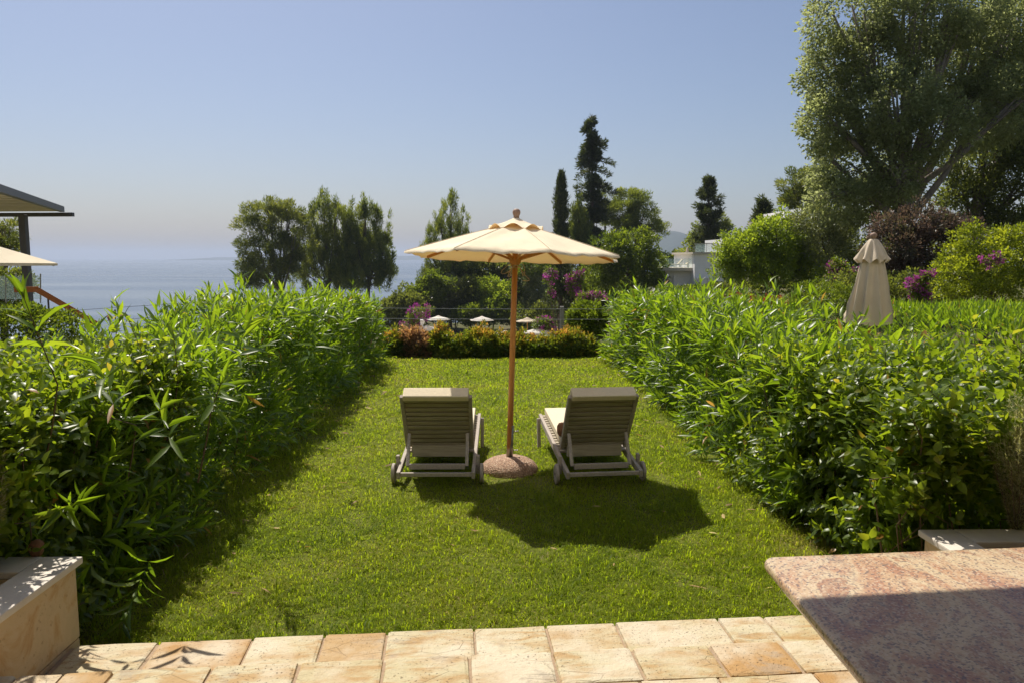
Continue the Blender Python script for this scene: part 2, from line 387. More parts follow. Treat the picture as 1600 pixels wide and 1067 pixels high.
def ridge(name, pts_px, Y, depth, mat, n=60, base=-24):
    """a real landform: a ridge line with slopes to both sides"""
    P = [at(px, py, Y) for px, py in pts_px]
    X = np.array([p.x for p in P]); Z = np.array([p.z for p in P])
    xx = np.linspace(X[0], X[-1], n); top = np.interp(xx, X, Z)
    r2 = np.random.default_rng(3)
    m = 14; V = []
    for j in range(m + 1):
        t = j / m * 2 - 1
        prof = (1 - abs(t)) ** 1.2
        jit = r2.normal(0, 1, n) * (top - base) * .03 * (0 < j < m)
        V.append(np.stack([xx + 0 * t, np.full(n, Y + t * depth), base + (top - base) * prof + jit * (abs(t) > .05)], -1))
    V = np.concatenate(V); id2 = np.arange((m + 1) * n).reshape(m + 1, n)
    a, b, c, d = id2[:-1, :-1].ravel(), id2[:-1, 1:].ravel(), id2[1:, 1:].ravel(), id2[1:, :-1].ravel()
    return tag(mesh_obj(name, np_mesh(name, V, np.concatenate([np.stack([a, b, c], -1), np.stack([a, c, d], -1)])), mat), kind='structure')
ridge('mountain', [(900, 410), (960, 392), (1000, 376), (1035, 363), (1050, 361), (1066, 364), (1085, 372), (1110, 378), (1150, 384), (1220, 392), (1300, 404), (1400, 412)], 3000, 700, M['hill'])
ridge('distant_coast', [(300, 405), (340, 402.5), (420, 402), (520, 402.2), (580, 400.5), (625, 400.2), (690, 401), (760, 399), (850, 401), (950, 404)], 7000, 900, M['hill'])

# haze
bm = bmesh.new(); box(bm, (0, 7400, 48), (30400, 15600, 146))
hz = NT('haze_air'); hv = hz.n('ShaderNodeVolumePrincipled', {'Color': (.54, .61, .74, 1), 'Density': .00020, 'Anisotropy': .2})
hz.t.links.new(hv.outputs[0], hz.out.inputs[1])
tag(bm_obj('haze', bm, hz.m), kind='stuff')

# house behind the viewer whose balcony shades the terrace
e0, e1 = Vector((-6, 2.62, 3.2)), Vector((9, 4.07, 3.2))
bm = bmesh.new(); v = [bm.verts.new(p) for p in (e0, e1, (9, -2.5, 3.2), (-6, -2.5, 3.2))]; f = bm.faces.new(v)
r = bmesh.ops.extrude_face_region(bm, geom=[f]); bmesh.ops.translate(bm, vec=(0, 0, .25), verts=[x for x in r['geom'] if isinstance(x, bmesh.types.BMVert)])
tag(bm_obj('roof', bm, M['white']), kind='structure')
bm = bmesh.new(); box(bm, (1.5, -2.7, 1.7), (15, .3, 3.6)); tag(bm_obj('wall', bm, M['white']), kind='structure')

bld = thing('unseen_bounce_building', 'unseen white hotel front added behind the terrace to bounce sunlight', 'building', (0, .5, 0))  # out of view, added so its sunlit white front lifts the shade
def added_bounce_storeys():
    y0, y1 = .0, -9.0
    bm = bmesh.new(); xs_ = [-17.0]
    for cx in (-13, -8, -3, 2, 7, 12): xs_ += [cx - .9, cx + .9]
    xs_.append(16.0)
    for i in range(len(xs_) - 1):
        a, b = xs_[i], xs_[i + 1]
        if i % 2 == 0: box(bm, ((a + b) / 2, -4.5, 7.6), (b - a, 9, 8.2))
        else:
            for za, zb in ((3.5, 3.7), (5.9, 7.5), (9.7, 11.7)): box(bm, ((a + b) / 2, -4.5, (za + zb) / 2), (b - a - .002, 8.99, zb - za))
            for za, zb in ((3.7, 5.9), (7.5, 9.7)): box(bm, ((a + b) / 2, -4.8, (za + zb) / 2), (b - a - .002, 8.4, zb - za - .002))
    bm_obj('wall', bm, M['white'], bld)
    for cx in (-13, -8, -3, 2, 7, 12):
        for za in (3.7, 7.5):
            w = bm_obj_box('window', (cx, -.56, za + 1.1), (1.7, .06, 2.1), M['fence'], bld)
            for s in (-.42, .42): bm_obj_box('pane', (cx + s, -.52, za + 1.1), (.74, .03, 1.95), M['darkmetal'], w)
def bm_obj_box(nm, c, s, mat, par):
    bm = bmesh.new(); box(bm, c, s); return bm_obj(nm, bm, mat, par)
added_bounce_storeys()

# terrace with its steps
Z1, Z2 = .16, .32
p0, p1 = ground(130, 1005, Z1), ground(1260, 958, Z1)
U = (p1 - p0).normalized(); Vv = Vector((-U.y, U.x, 0))       # Vv points towards the lawn
q0 = ground(640, 1024.5, Z2); V2 = (q0 - p0).dot(Vv)
def TW(u, v, z): return p0 + U * u + Vv * v + Vector((0, 0, z - Z1))
TM = Matrix((U, Vv, Vector((0, 0, 1)))).transposed().to_4x4()
ter = tag(bpy.data.objects.new('terrace', None), kind='structure'); link(ter)
def tile(u0, u1, v0, v1, ztop, th, bev, tilt=1.0):
    g = .005
    bm = bmesh.new(); w, d = u1 - u0 - 2 * g, v1 - v0 - 2 * g
    box(bm, (0, 0, -th / 2), (w, d, th), None, bev, 2)
    bmesh.ops.subdivide_edges(bm, edges=[e for e in bm.edges if e.calc_length() > .12], cuts=1)
    for vt in bm.verts:
        vt.co.x += random.uniform(-1, 1) * .0028; vt.co.y += random.uniform(-1, 1) * .0028
        if vt.co.z > -th * .6: vt.co.z += random.uniform(-1, 1) * .0018
    o = bm_obj('tile', bm, M['trav'], ter)
    o.matrix_local = Matrix.Translation(TW((u0 + u1) / 2, (v0 + v1) / 2, ztop + random.uniform(-.002, .002))) @ TM @ Matrix.Rotation(random.uniform(-.004, .004), 4, 'X') @ Matrix.Rotation(random.uniform(-.004, .004), 4, 'Z')
    return o
def u_at(px, z, v): 
    # where the row's far edge is met at that pixel column
    py = 1000
    for _ in range(8):
        g_ = ground(px, py, z); vv = (g_ - p0).dot(Vv)
        g2 = ground(px, py + 1, z); dv = (g2 - p0).dot(Vv) - vv
        py += (v - vv) / dv
    return (ground(px, py, z) - p0).dot(U)
J1 = [u_at(x, Z1, 0) for x in (120, 250, 397, 508, 605, 740, 852, 960, 1119, 1190, 1282, 1400, 1520)]
for a, b in zip(J1, J1[1:]): tile(a, b, V2 - .12, 0, Z1, .07, .014)
J2 = [u_at(x, Z2, V2) for x in (-60, 30, 103, 181, 334, 469, 601, 733, 861, 985, 1106, 1215, 1330, 1450, 1570)]
for a, b in zip(J2, J2[1:]): tile(a, b, V2 - .27, V2, Z2, .07, .016)
vr = V2 - .27
for k, dd in enumerate((.40, .40, .40, .40, .4)):
    u = J2[0] - .1 * k
    while u < J2[-1] + .4:
        w = random.choice((.32, .36, .4, .44, .5)); tile(u, u + w, vr - dd, vr, Z2, .06, .006); u += w
    vr -= dd
def slab_bed(name, u0, u1, v0, v1, z0, z1, mat):
    bm = bmesh.new(); vs = []
    box(bm, (0, 0, 0), (u1 - u0, v1 - v0, z1 - z0))
    o = bm_obj(name, bm, mat, ter); o.matrix_local = Matrix.Translation(TW((u0 + u1) / 2, (v0 + v1) / 2, (z0 + z1) / 2)) @ TM
    return o
M['grout'] = plain('sandy_grout', (.34, .25, .17), .95, .2, 60, .1, .5)
slab_bed('bed', -3.2, 6.5, -6.2, V2 - .02, -.1, Z2 - .012, M['grout'])
slab_bed('step_bed', -.05, 6.5, V2 - .017, -.02, -.1, Z1 - .012, M['grout'])

# ------------------------------------------------------------------ vegetation builders
def unit(v): return v / np.maximum(np.linalg.norm(v, axis=-1, keepdims=True), 1e-9)
def rnd(n, g=None): 
    g = g or rng; return unit(g.normal(size=(n, 3)))
def leaf8(P, D, N, L, Wd, curl, fold=.12, prof=(.9, .78)):
    """detailed leaf: midrib, folded blade, bent along its length"""
    n = len(P); D = unit(D); S = unit(np.cross(D, N)); N = np.cross(S, D)
    L = L[:, None]; Wd = Wd[:, None]; curl = curl[:, None]
    def pt(t, s, k): 
        return P + D * (t * L) * (1 - .25 * curl * t) - N * (curl * L * t * t) + S * (s * Wd * .5 * k) + N * (abs(s) * fold * Wd)
    V = np.stack([pt(0, 0, 1), pt(.3, -1, prof[0]), pt(.33, 0, 1), pt(.3, 1, prof[0]), pt(.66, -1, prof[1]), pt(.68, 0, 1), pt(.66, 1, prof[1]), pt(1, 0, 1)], 1)
    T0 = np.array([[0, 2, 1], [0, 3, 2], [1, 2, 5], [1, 5, 4], [2, 3, 6], [2, 6, 5], [4, 5, 7], [5, 6, 7]])
    T = (np.arange(n)[:, None, None] * 8 + T0[None]).reshape(-1, 3)
    return V.reshape(-1, 3), T
def leaf4(P, D, N, L, Wd, fold=.2):
    n = len(P); D = unit(D); S = unit(np.cross(D, N)); N = np.cross(S, D)
    L = L[:, None]; Wd = Wd[:, None]
    V = np.stack([P, P + D * L * .45 - S * Wd * .5 + N * Wd * fold, P + D * L, P + D * L * .45 + S * Wd * .5 + N * Wd * fold], 1)
    T = (np.arange(n)[:, None, None] * 4 + np.array([[0, 2, 1], [0, 3, 2]])[None]).reshape(-1, 3)
    return V.reshape(-1, 3), T
def join(parts):
    Vs, Ts, k = [], [], 0
    for V, T in parts: Vs.append(V); Ts.append(T + k); k += len(V)
    return np.concatenate(Vs), np.concatenate(Ts)
UP = np.array([0, 0, 1.0])

def in_view(P, mx=0, my=0):
    C = (P - np.array(EYE)) @ np.array(CM)
    d = -C[:, 2]; x = C[:, 0] / np.maximum(d, .01) * F + 800; y = 533.5 - C[:, 1] / np.maximum(d, .01) * F
    return (d > .1) & (x > -mx) & (x < 1600 + mx) & (y > -my) & (y < 1067 + my), d

LEAFSET = {}
def leaf_variants(kind, mat, curls, prof, fold):
    out_ = []
    for i, cu in enumerate(curls):
        V, T = leaf8(np.zeros((1, 3)), np.array([[0, 1., 0]]), np.array([[0, 0, 1.]]), np.ones(1), np.ones(1), np.array([cu]), fold, prof)
        # unit leaf keeps its fold small against its length: width and length are set by the object's scale
        me = np_mesh(kind + '_leaf', V, T, np.full(len(V), (.35, .5, .62, .75, .9, .2)[i % 6]))
        me.materials.append(mat); out_.append(me)
    LEAFSET[kind] = out_

def plant_with_leaves(name, label, cat, P, D, N, L, Wd, curl, tone, mat, kind, score, n_single=300, prof=(.9, .78), fold=.12, group=None, extra=None, twigs=None, base=None):
    """a hedge or shrub: its largest leaves as parts, the rest as one mass of foliage"""
    base = Vector(base)
    root = thing(name, label, cat, base, 0, group)
    order = np.argsort(-score); single = order[:n_single]
    keep = np.ones(len(P), bool); keep[single] = False
    parts = [leaf8(P[keep], D[keep], N[keep], L[keep], Wd[keep], curl[keep], fold, prof)]
    tn = [np.repeat(tone[keep], 8)]
    if extra is not None:
        eP, eD, eN, eL, eW, eT = extra; parts.append(leaf4(eP, eD, eN, eL, eW)); tn.append(np.repeat(eT, 4))
    V, T = join(parts)
    fo = mesh_obj('foliage', np_mesh('foliage', V - np.array(base), T, np.concatenate(tn)), mat, root); fo['kind'] = 'stuff'
    var = LEAFSET[kind]
    for i in single:
        d = Vector(unit(D[i])); s = d.cross(Vector(N[i])); s.normalize(); n = s.cross(d)
        o = bpy.data.objects.new('leaf', var[int(i) % len(var)]); COL.objects.link(o); o.parent = root
        m = Matrix((s * Wd[i], d * L[i], n * L[i])).transposed().to_4x4(); m.translation = Vector(P[i]) - base
        o.matrix_local = m
    if twigs is not None:
        bm = bmesh.new()
        for pts, rad in twigs: tube(bm, [Vector(p) - base for p in pts], rad, 5, False)
        tw = bm_obj('twigs', bm, M['twig'], root, True); tw['kind'] = 'stuff'
    return root

def shoots_to_leaves(SP, SD, SL, per, whorl, ang0, ang1, Lr, ratio, g, curl=(.05, .4), tip=.25):
    """leaves set in whorls up each shoot; angle to the stem falls from ang0 at its foot to ang1 at its tip"""
    ns = len(SP); A = unit(np.cross(SD, g.normal(size=(ns, 3)))); B = np.cross(SD, A)
    Ps, Ds, Ns, Ls, To, K = [], [], [], [], [], []
    for k in range(per):
        t = (k + .5) / per
        for w in range(whorl):
            phi = 2 * np.pi * w / whorl + k * (2.4 if whorl == 1 else np.pi / whorl * 1.0) + g.normal(0, .25, ns)
            th = R(ang0) + (R(ang1) - R(ang0)) * t + g.normal(0, .16, ns)
            rad = A * np.cos(phi)[:, None] + B * np.sin(phi)[:, None]
            d = SD * np.cos(th)[:, None] + rad * np.sin(th)[:, None]
            n = SD * np.sin(th)[:, None] - rad * np.cos(th)[:, None]
            sag = np.array([0, 0, -1.0]) * .12 * (1 - t); d = unit(d + sag)
            Ps.append(SP + SD * (SL * t)[:, None]); Ds.append(d); Ns.append(unit(n + g.normal(0, .15, (ns, 3))))
            Ls.append(g.uniform(Lr[0], Lr[1], ns) * (1 - tip * abs(t - .45) * 2)); To.append(np.where(g.random(ns) < .012, 1.0, np.clip(g.normal(.42, .2, ns) + .34 * (t - .5), 0, .93))); K.append(np.full(ns, t))
    P, D, N, L, To, K = (np.concatenate(x) for x in (Ps, Ds, Ns, Ls, To, K))
    return P, D, N, L, L * ratio * g.uniform(.8, 1.2, len(L)), g.uniform(curl[0], curl[1], len(L)), To, K

def wob(x, s=0.0): return .5 * np.sin(1.9 * x + s) + .3 * np.sin(4.3 * x + 2 * s + 1) + .2 * np.sin(9.1 * x + 3 * s)

def hedge(name, label, x_in, x_out, y0, y1, hfun, per_m2, kind, mat, seed, Lr, ratio, whorl, per, prof, n_single=300, group=None, shootlen=(.22, .42), ang=(85, 14), low=True, cat='hedge', curl=(.05, .4), extra_n=9000, tipup=.8, clip=None, sprigs=()):
    g = np.random.default_rng(seed); side = np.sign(x_in - x_out)       # side: which way the lawn face looks
    wdt = abs(x_in - x_out)
    def surf(n, face):
        y = g.uniform(y0, y1, n)
        if face == 'top': x = g.uniform(min(x_in, x_out), max(x_in, x_out), n); z = hfun(y) - .10 + .10 * wob(y * 1.3 + x, seed) * np.ones(n) - g.random(n) ** 2 * .3; O = np.tile(UP, (n, 1))
        elif face == 'in': z = g.uniform(.03, 1, n) * hfun(y); x = x_in - side * (.10 - .14 * wob(y + z * 1.7, seed) + .16 * (z / hfun(y)) ** 3 + g.random(n) ** 2 * .22); O = np.tile([side, 0, .25], (n, 1))
        elif face == 'out': z = g.uniform(.2, 1, n) * hfun(y); x = x_out + side * g.random(n) * .2; O = np.tile([-side, 0, .3], (n, 1))
        else:
            x = g.uniform(min(x_in, x_out), max(x_in, x_out), n); y = y0 + .08 + g.random(n) ** 2 * .3 + .1 * wob(x * 2, seed); z = g.uniform(.03, 1, n) * hfun(y); O = np.tile([0, -1, .25], (n, 1))
        return np.stack([x, y, z], -1), O
    Ln = y1 - y0; H = 1.4
    fs = [('top', Ln * wdt), ('in', Ln * H), ('end', wdt * H), ('out', Ln * H * .35)]
    SPs, SOs = zip(*[surf(int(a * per_m2), f) for f, a in fs]); SP = np.concatenate(SPs); O = np.concatenate(SOs)
    SD = unit(O * .55 + UP * tipup * g.uniform(.4, 1.2, (len(SP), 1)) + g.normal(0, .42, SP.shape))
    hf = np.clip(SP[:, 2] / 1.2, 0, 1)[:, None]
    SD = unit(SD * (.35 + .65 * hf) + O * .5 * (1 - hf) + np.array([0, 0, -.10]) * (1 - hf))
    SL = g.uniform(*shootlen, len(SP)); tall = (g.random(len(SP)) < .10) & (O[:, 2] > .9); SL = np.where(tall, SL * 1.7, SL); SP = SP + np.where(tall, .12, 0)[:, None] * UP; SP = SP - SD * (SL * .55)[:, None]; SP[:, 2] = np.maximum(SP[:, 2], .015)
    if sprigs:
        SP = np.concatenate([SP, [q[0] for q in sprigs]]); SD = np.concatenate([SD, unit(np.array([q[1] for q in sprigs], float))]); SL = np.concatenate([SL, [q[2] for q in sprigs]])
    P, D, N, L, Wd, cu, To, K = shoots_to_leaves(SP, SD, SL, per, whorl, ang[0], ang[1], Lr, ratio, g, curl)
    ok = (P[:, 2] > .01) & (P[:, 2] + D[:, 2] * L > .0)
    if clip: ok &= ~((np.minimum(P[:, 1], P[:, 1] + D[:, 1] * L) < clip) & (np.minimum(P[:, 2], P[:, 2] + D[:, 2] * L) < .60) & (np.maximum(np.abs(P[:, 0]), np.abs(P[:, 0] + D[:, 0] * L)) > 1.97))
    P, D, N, L, Wd, cu, To, K = (q[ok] for q in (P, D, N, L, Wd, cu, To, K));ok = np.ones(len(P), bool); P, D, N, L, Wd, cu, To, K = (q[ok] for q in (P, D, N, L, Wd, cu, To, K))
    # inner leaves fill the body
    n2 = extra_n; ey = g.uniform(y0 + .1, y1 - .1, n2)
    ey = np.maximum(ey, clip + .06) if clip else ey
    eP = np.stack([g.uniform(min(x_in, x_out) + .12, max(x_in, x_out) - .12, n2), ey, g.uniform(.02, .95, n2) * hfun(ey)], -1)
    ex = (eP, rnd(n2, g), rnd(n2, g), g.uniform(.09, .16, n2), g.uniform(.03, .05, n2), g.uniform(0, .5, n2))
    iv, d = in_view(P); sc = np.where(iv, L / d * F, 0) * (K > .35) * (P[:, 0] * side > (x_in * side - 1.2)) 
    tw = []
    for i in g.choice(len(SP), 160, replace=False):
        b = SP[i] + SD[i] * SL[i]; c = (np.array([SP[i][0] - side * .1, max(SP[i][1], clip + .05) if clip else SP[i][1], max(0, SP[i][2] - .45)])); tw.append(([c, (SP[i] + c) / 2 + np.array([.01, .01, .03]), SP[i], b], [.006, .005, .004, .002]))
    return plant_with_leaves(name, label, cat, P, D, N, L, Wd, cu, To, mat, kind, sc, n_single, prof, .12, group, ex, tw, ((x_in + x_out) / 2, (y0 + y1) / 2, 0))

leaf_variants('oleander', M['oleander'], (.08, .18, .3, .12, .42, .22), (.95, .8), .1)
leaf_variants('ovate', M['ovate'], (.1, .25, .4, .18, .5, .3), (1.0, .85), .12)

# hedges along the lawn; a few long sprigs hang clear of the mass
SPL = [(np.array(at(px, py, Y)), d, l) for px, py, Y, d, l in ((175, 845, 3.95, (-.45, -.5, -.55), .34), (235, 870, 4.1, (-.1, -.6, -.6), .3), (190, 930, 4.0, (.2, -.4, -.5), .25), (270, 700, 4.2, (.1, -.5, .5), .5), (180, 640, 4.0, (.05, -.45, .8), .5), (330, 640, 4.6, (.35, -.5, .5), .4), (370, 560, 5.2, (.3, -.4, .6), .45), (90, 600, 3.9, (-.1, -.3, .9), .5), (480, 560, 7.0, (.4, -.3, .5), .4), (60, 760, 3.8, (-.1, -.7, -.1), .3), (130, 780, 3.85, (.1, -.7, .1), .3))]
hL = lambda y: np.interp(y, [4, 5.4, 6.6, 7.6, 9, 12, 15], [1.22, 1.26, 1.30, 1.46, 1.5, 1.36, 1.15])
hR = lambda y: np.interp(y, [4, 6, 7.2, 8.6, 11, 13, 15], [1.22, 1.24, 1.30, 1.45, 1.42, 1.34, 1.2])
hedge('oleander_hedge', 'tall glossy oleander hedge along the lawn edge facing the left deck chair', -2.2, -3.6, 4.25, 14.9, hL, 31, 'oleander', M['oleander'], 11, (.10, .27), .155, 3, 6, (.95, .8), group='oleander hedges', sprigs=SPL)
hedge('oleander_hedge', 'tall glossy oleander hedge between the lawn and the closed parasol', 2.05, 3.55, 5.3, 14.9, hR, 31, 'oleander', M['oleander'], 12, (.10, .27), .155, 3, 6, (.95, .8), group='oleander hedges')
hO = lambda y: np.interp(y, [3.4, 4.2, 5, 7], [1.46, 1.34, 1.36, 1.34])
hedge('leafy_shrub', 'oval leaved shrub at the near end of the oleander hedge beside the pale left planter', -2.2, -3.7, 3.42, 5.7, hO, 125, 'ovate', M['ovate'], 13, (.055, .105), .45, 2, 7, (1.0, .85), shootlen=(.2, .4), ang=(80, 30), cat='shrub', curl=(.1, .5), extra_n=6000, clip=3.70)
hO2 = lambda y: np.interp(y, [4, 5, 7], [1.24, 1.28, 1.24])
hedge('leafy_shrub', 'oval leaved shrub behind the right planter and the granite table', 2.1, 3.9, 3.92, 6.6, hO2, 120, 'ovate', M['ovate'], 14, (.055, .11), .47, 2, 7, (1.0, .85), shootlen=(.2, .4), ang=(80, 30), cat='shrub', curl=(.1, .5), extra_n=6000, clip=4.12)

def mass(name, parts):
    V, T = join([p[:2] for p in parts]); return np_mesh(name, V, T, np.concatenate([p[2] for p in parts]))
def far_hedge(name, label, c, size, n, L, Wd, mat, seed, cat='hedge', up=.5, group=None, rnd_top=.1):
    """a clipped body of small leaves"""
    g = np.random.default_rng(seed); sx, sy, sz = size
    fl = g.choice(5, n, p=np.array([sx * sy * 1.2, sx * sz, sx * sz * .3, sy * sz, sy * sz]) / (sx * sy * 1.2 + sx * sz * 1.3 + sy * sz * 2))
    q = g.uniform(-.5, .5, (n, 3)); dep = g.random(n) ** 2 * .16; O = np.zeros((n, 3))
    for f, (ax, s) in enumerate(((2, 1), (1, -1), (1, 1), (0, -1), (0, 1))):
        k = fl == f; q[k, ax] = s * .5; O[k, ax] = s
    P = q * np.array(size); P[:, 2] += sz / 2
    P -= O * dep[:, None]; P += rnd(n, g) * .05
    bump_ = wob(P[:, 0] * 1.5 + P[:, 1] * 1.1, seed); P[:, 2] += rnd_top * bump_ * P[:, 2] / sz
    P[:, 1] += .08 * wob(P[:, 0] * 2 + P[:, 2] * 3, seed + 1)
    r_ = np.clip((P[:, 2] / sz - .75) / .25, 0, 1); P[:, 0] *= 1 - .06 * r_ ** 2; P[:, 1] *= 1 - .1 * r_ ** 2
    D = unit(O * .5 + UP * up + g.normal(0, .6, (n, 3))); N = unit(O + g.normal(0, .5, (n, 3)))
    V, T = leaf4(P, D, N, g.uniform(.7, 1.2, n) * L, g.uniform(.7, 1.2, n) * Wd)
    tone = np.clip(g.normal(.5, .22, n), 0, 1)
    root = thing(name, label, cat, c, 0, group)
    fo = mesh_obj('foliage', np_mesh('foliage', V, T, np.repeat(tone, 4)), mat, root); fo['kind'] = 'stuff'
    bm = bmesh.new()
    for k in range(max(3, int(sx * 2))): 
        x = -sx / 2 + sx * (k + .5) / max(3, int(sx * 2)); tube(bm, [(x, 0, -.05), (x + g.uniform(-.1, .1), g.uniform(-.1, .1), sz * .75)], [.02, .008], 5)
    o = bm_obj('twigs', bm, M['twig'], root); o['kind'] = 'stuff'
    return root
far_hedge('clipped_hedge', 'small leaved dark hedge below the orange stair rail', (-9.0, 11.2, 0), (5.2, 1.5, 1.22), 38000, .06, .036, M['boxwood'], 21)
far_hedge('neighbour_hedge', 'long leaved green hedge beyond the closed beige parasol', (9.9, 13.0, 0), (4.8, 6.0, .98), 17000, .17, .032, M['oleander'], 22, up=1.0)

# ------------------------------------------------------------------ trees and shrubs
def blob_clumps(ells, m, g, shell=.55):
    """clump centres through the volume of several ellipsoids: (cx,cy,cz,rx,ry,rz)"""
    E = np.array(ells); vol = E[:, 3] * E[:, 5]; k = g.choice(len(E), m, p=vol / vol.sum())
    u = rnd(m, g); r = shell + (1 - shell) * g.random(m) ** .6
    O = u * r[:, None]
    return E[k, :3] + O * E[k, 3:], unit(O / E[k, 3:])
def leaves_on(C, O, nl, cr, L, Wd, g, up=.4, outw=.8, flat=1.0, jit=.6):
    m = len(C); off = rnd(m * nl, g) * (g.random(m * nl) ** .45)[:, None] * np.repeat(cr * np.ones(m), nl)[:, None]
    off[:, 2] *= flat
    P = np.repeat(C, nl, 0) + off; OO = np.repeat(O, nl, 0)
    D = unit(unit(off) * .6 + OO * outw + UP * up + g.normal(0, jit, P.shape)); N = unit(unit(off) * .5 + OO * .5 + UP * .4 + g.normal(0, .45, P.shape))
    n = len(P); V, T = leaf4(P, D, N, g.uniform(.6, 1.25, n) * L, g.uniform(.7, 1.25, n) * Wd)
    ct = np.repeat(g.normal(.5, .16, m), nl); tone = np.clip(ct + g.normal(0, .14, n), 0, 1)
    return V, T, np.repeat(tone, 4)

def px_ells(ells, d, g, thick=.9, stagger=.35):
    out_ = []
    for (px, py, rx, ry) in ells:
        dd = d + g.uniform(-stagger, stagger) * rx / F * d
        c = at(px, py, dd); s = dd / F
        out_.append((c.x, c.y, c.z, rx * s, rx * s * thick, ry * s))
    return out_
def trunk_mesh(root, base, ells, r0, g, mat, limbs=True, lean=0.0, forks=None):
    top = Vector(np.mean(np.array([e[:3] for e in ells]), 0)) - base; bm = bmesh.new()
    mid = top * .5 + Vector((g.uniform(-.2, .2) * r0 * 4, 0, 0))
    tube(bm, [(0, 0, -.3), Vector((0, 0, 0)) + mid * .25, mid, top], [r0 * 1.25, r0, r0 * .75, r0 * .3], 8)
    bm_obj('trunk', bm, mat, root, True)
    if limbs:
        bm = bmesh.new()
        for e in ells:
            c = Vector(e[:3]) - base; a = mid * g.uniform(.8, 1.3)
            tube(bm, [a, (a + c) / 2 + Vector((0, 0, -.1 * e[5])), c + Vector((0, 0, .3 * e[5]))], [r0 * .42, r0 * .28, r0 * .08], 6)
            for q in range(4):
                u = Vector(rnd(1, g)[0]); u.z = abs(u.z) * .6
                e2 = c + Vector((u.x * e[3], u.y * e[4], u.z * e[5])) * .8
                tube(bm, [(a + c) / 2, (c + e2) / 2, e2], [r0 * .16, r0 * .1, r0 * .03], 5)
        bm_obj('limbs', bm, mat, root, True)
def tree(name, label, d, ells, base_px, mat, m, nl, cr, L, Wd, seed, cat='tree', r0=None, up=.4, outw=.8, flat=1.0, shell=.5, group=None, bark=None, limbs=True, thick=.9, extra=None, zb=None, stagger=.35, spread=.16):
    """ells: crown lobes as (px, py, rx, ry) of the photograph, set at distance d with real depth; sizes cr, L, Wd in metres"""
    g = np.random.default_rng(seed); E = px_ells(ells, d, g, thick, stagger)
    b = at(base_px, 450, d); z = TZ(b.x, b.y) if zb is None else zb; base = Vector((b.x, b.y, z))
    root = thing(name, label, cat, base, 0, group)
    C, O = blob_clumps(E, m, g, shell); C = C + g.normal(0, spread * np.mean([e[3] for e in E]), C.shape) * (g.random(len(C)) < .5)[:, None]; parts = [leaves_on(C, O, nl, cr, L, Wd, g, up, outw, flat)]
    if extra: parts += extra(E, g)
    me = mass('crown', parts); 
    V = np.empty(len(me.vertices) * 3, np.float32); me.vertices.foreach_get('co', V); V = V.reshape(-1, 3) - np.array(base); me.vertices.foreach_set('co', V.ravel().astype(np.float32)); me.update()
    mesh_obj('crown', me, mat, root)
    trunk_mesh(root, base, E, r0 or max(.04, .03 * (np.array(E)[:, 2].max() - z)), g, bark or M['bark'], limbs)
    return root
def spire(name, label, d, px, ytop, ybot, prof, mat, nb, nl, L, Wd, cr, seed, rise=.5, zb=None, cat='tree', group=None, r0=.2, lean=0, droop=0.0, jag=.35):
    """conifer: boughs round a straight trunk; prof = [(t, half width in px)], t from the top down"""
    g = np.random.default_rng(seed); top = at(px + lean, ytop, d); b = at(px, ybot, d); s = d / F
    z = TZ(b.x, b.y) if zb is None else zb; base = Vector((b.x, b.y, z)); root = thing(name, label, cat, base, 0, group)
    t = g.random(nb) ** .85; hw = np.interp(t, [p[0] for p in prof], [p[1] for p in prof]) * s * (1 - jag + 2 * jag * g.random(nb) ** 1.5)
    ax = np.stack([top.x + (b.x - top.x) * t, top.y + (b.y - top.y) * t, top.z + (b.z - top.z) * t], -1)
    ph = g.uniform(0, 2 * np.pi, nb); out_ = np.stack([np.cos(ph), np.sin(ph), np.zeros(nb)], -1)
    ks = 5; Cs, Os = [], []
    for k in range(ks):
        f = (k + .8) / ks
        Cs.append(ax + out_ * (hw * f)[:, None] + UP * ((hw * f) * rise - droop * hw * f * f)[:, None] + g.normal(0, .25 * cr, (nb, 3))); Os.append(unit(out_ + UP * rise))
    C = np.concatenate(Cs); O = np.concatenate(Os)
    V, T, tn = leaves_on(C, O, nl, cr, L, Wd, g, rise * .9, .9, 1.0, .5)
    mesh_obj('crown', np_mesh('crown', V - np.array(base), T, tn), mat, root)
    bm = bmesh.new(); tp = top - base
    tube(bm, [(0, 0, -.3), tp * .5, tp * .97], [r0, r0 * .6, r0 * .1], 8); bm_obj('trunk', bm, M['bark'], root, True)
    bm = bmesh.new()
    for i in range(0, nb, max(1, nb // 60)):
        a = Vector(ax[i]) - base; e = Vector(C[i + nb * (ks - 1)]) - base; tube(bm, [a, (a + e) / 2, e], [r0 * .2, r0 * .12, r0 * .05], 5)
    bm_obj('boughs', bm, M['bark'], root, True)
    return root

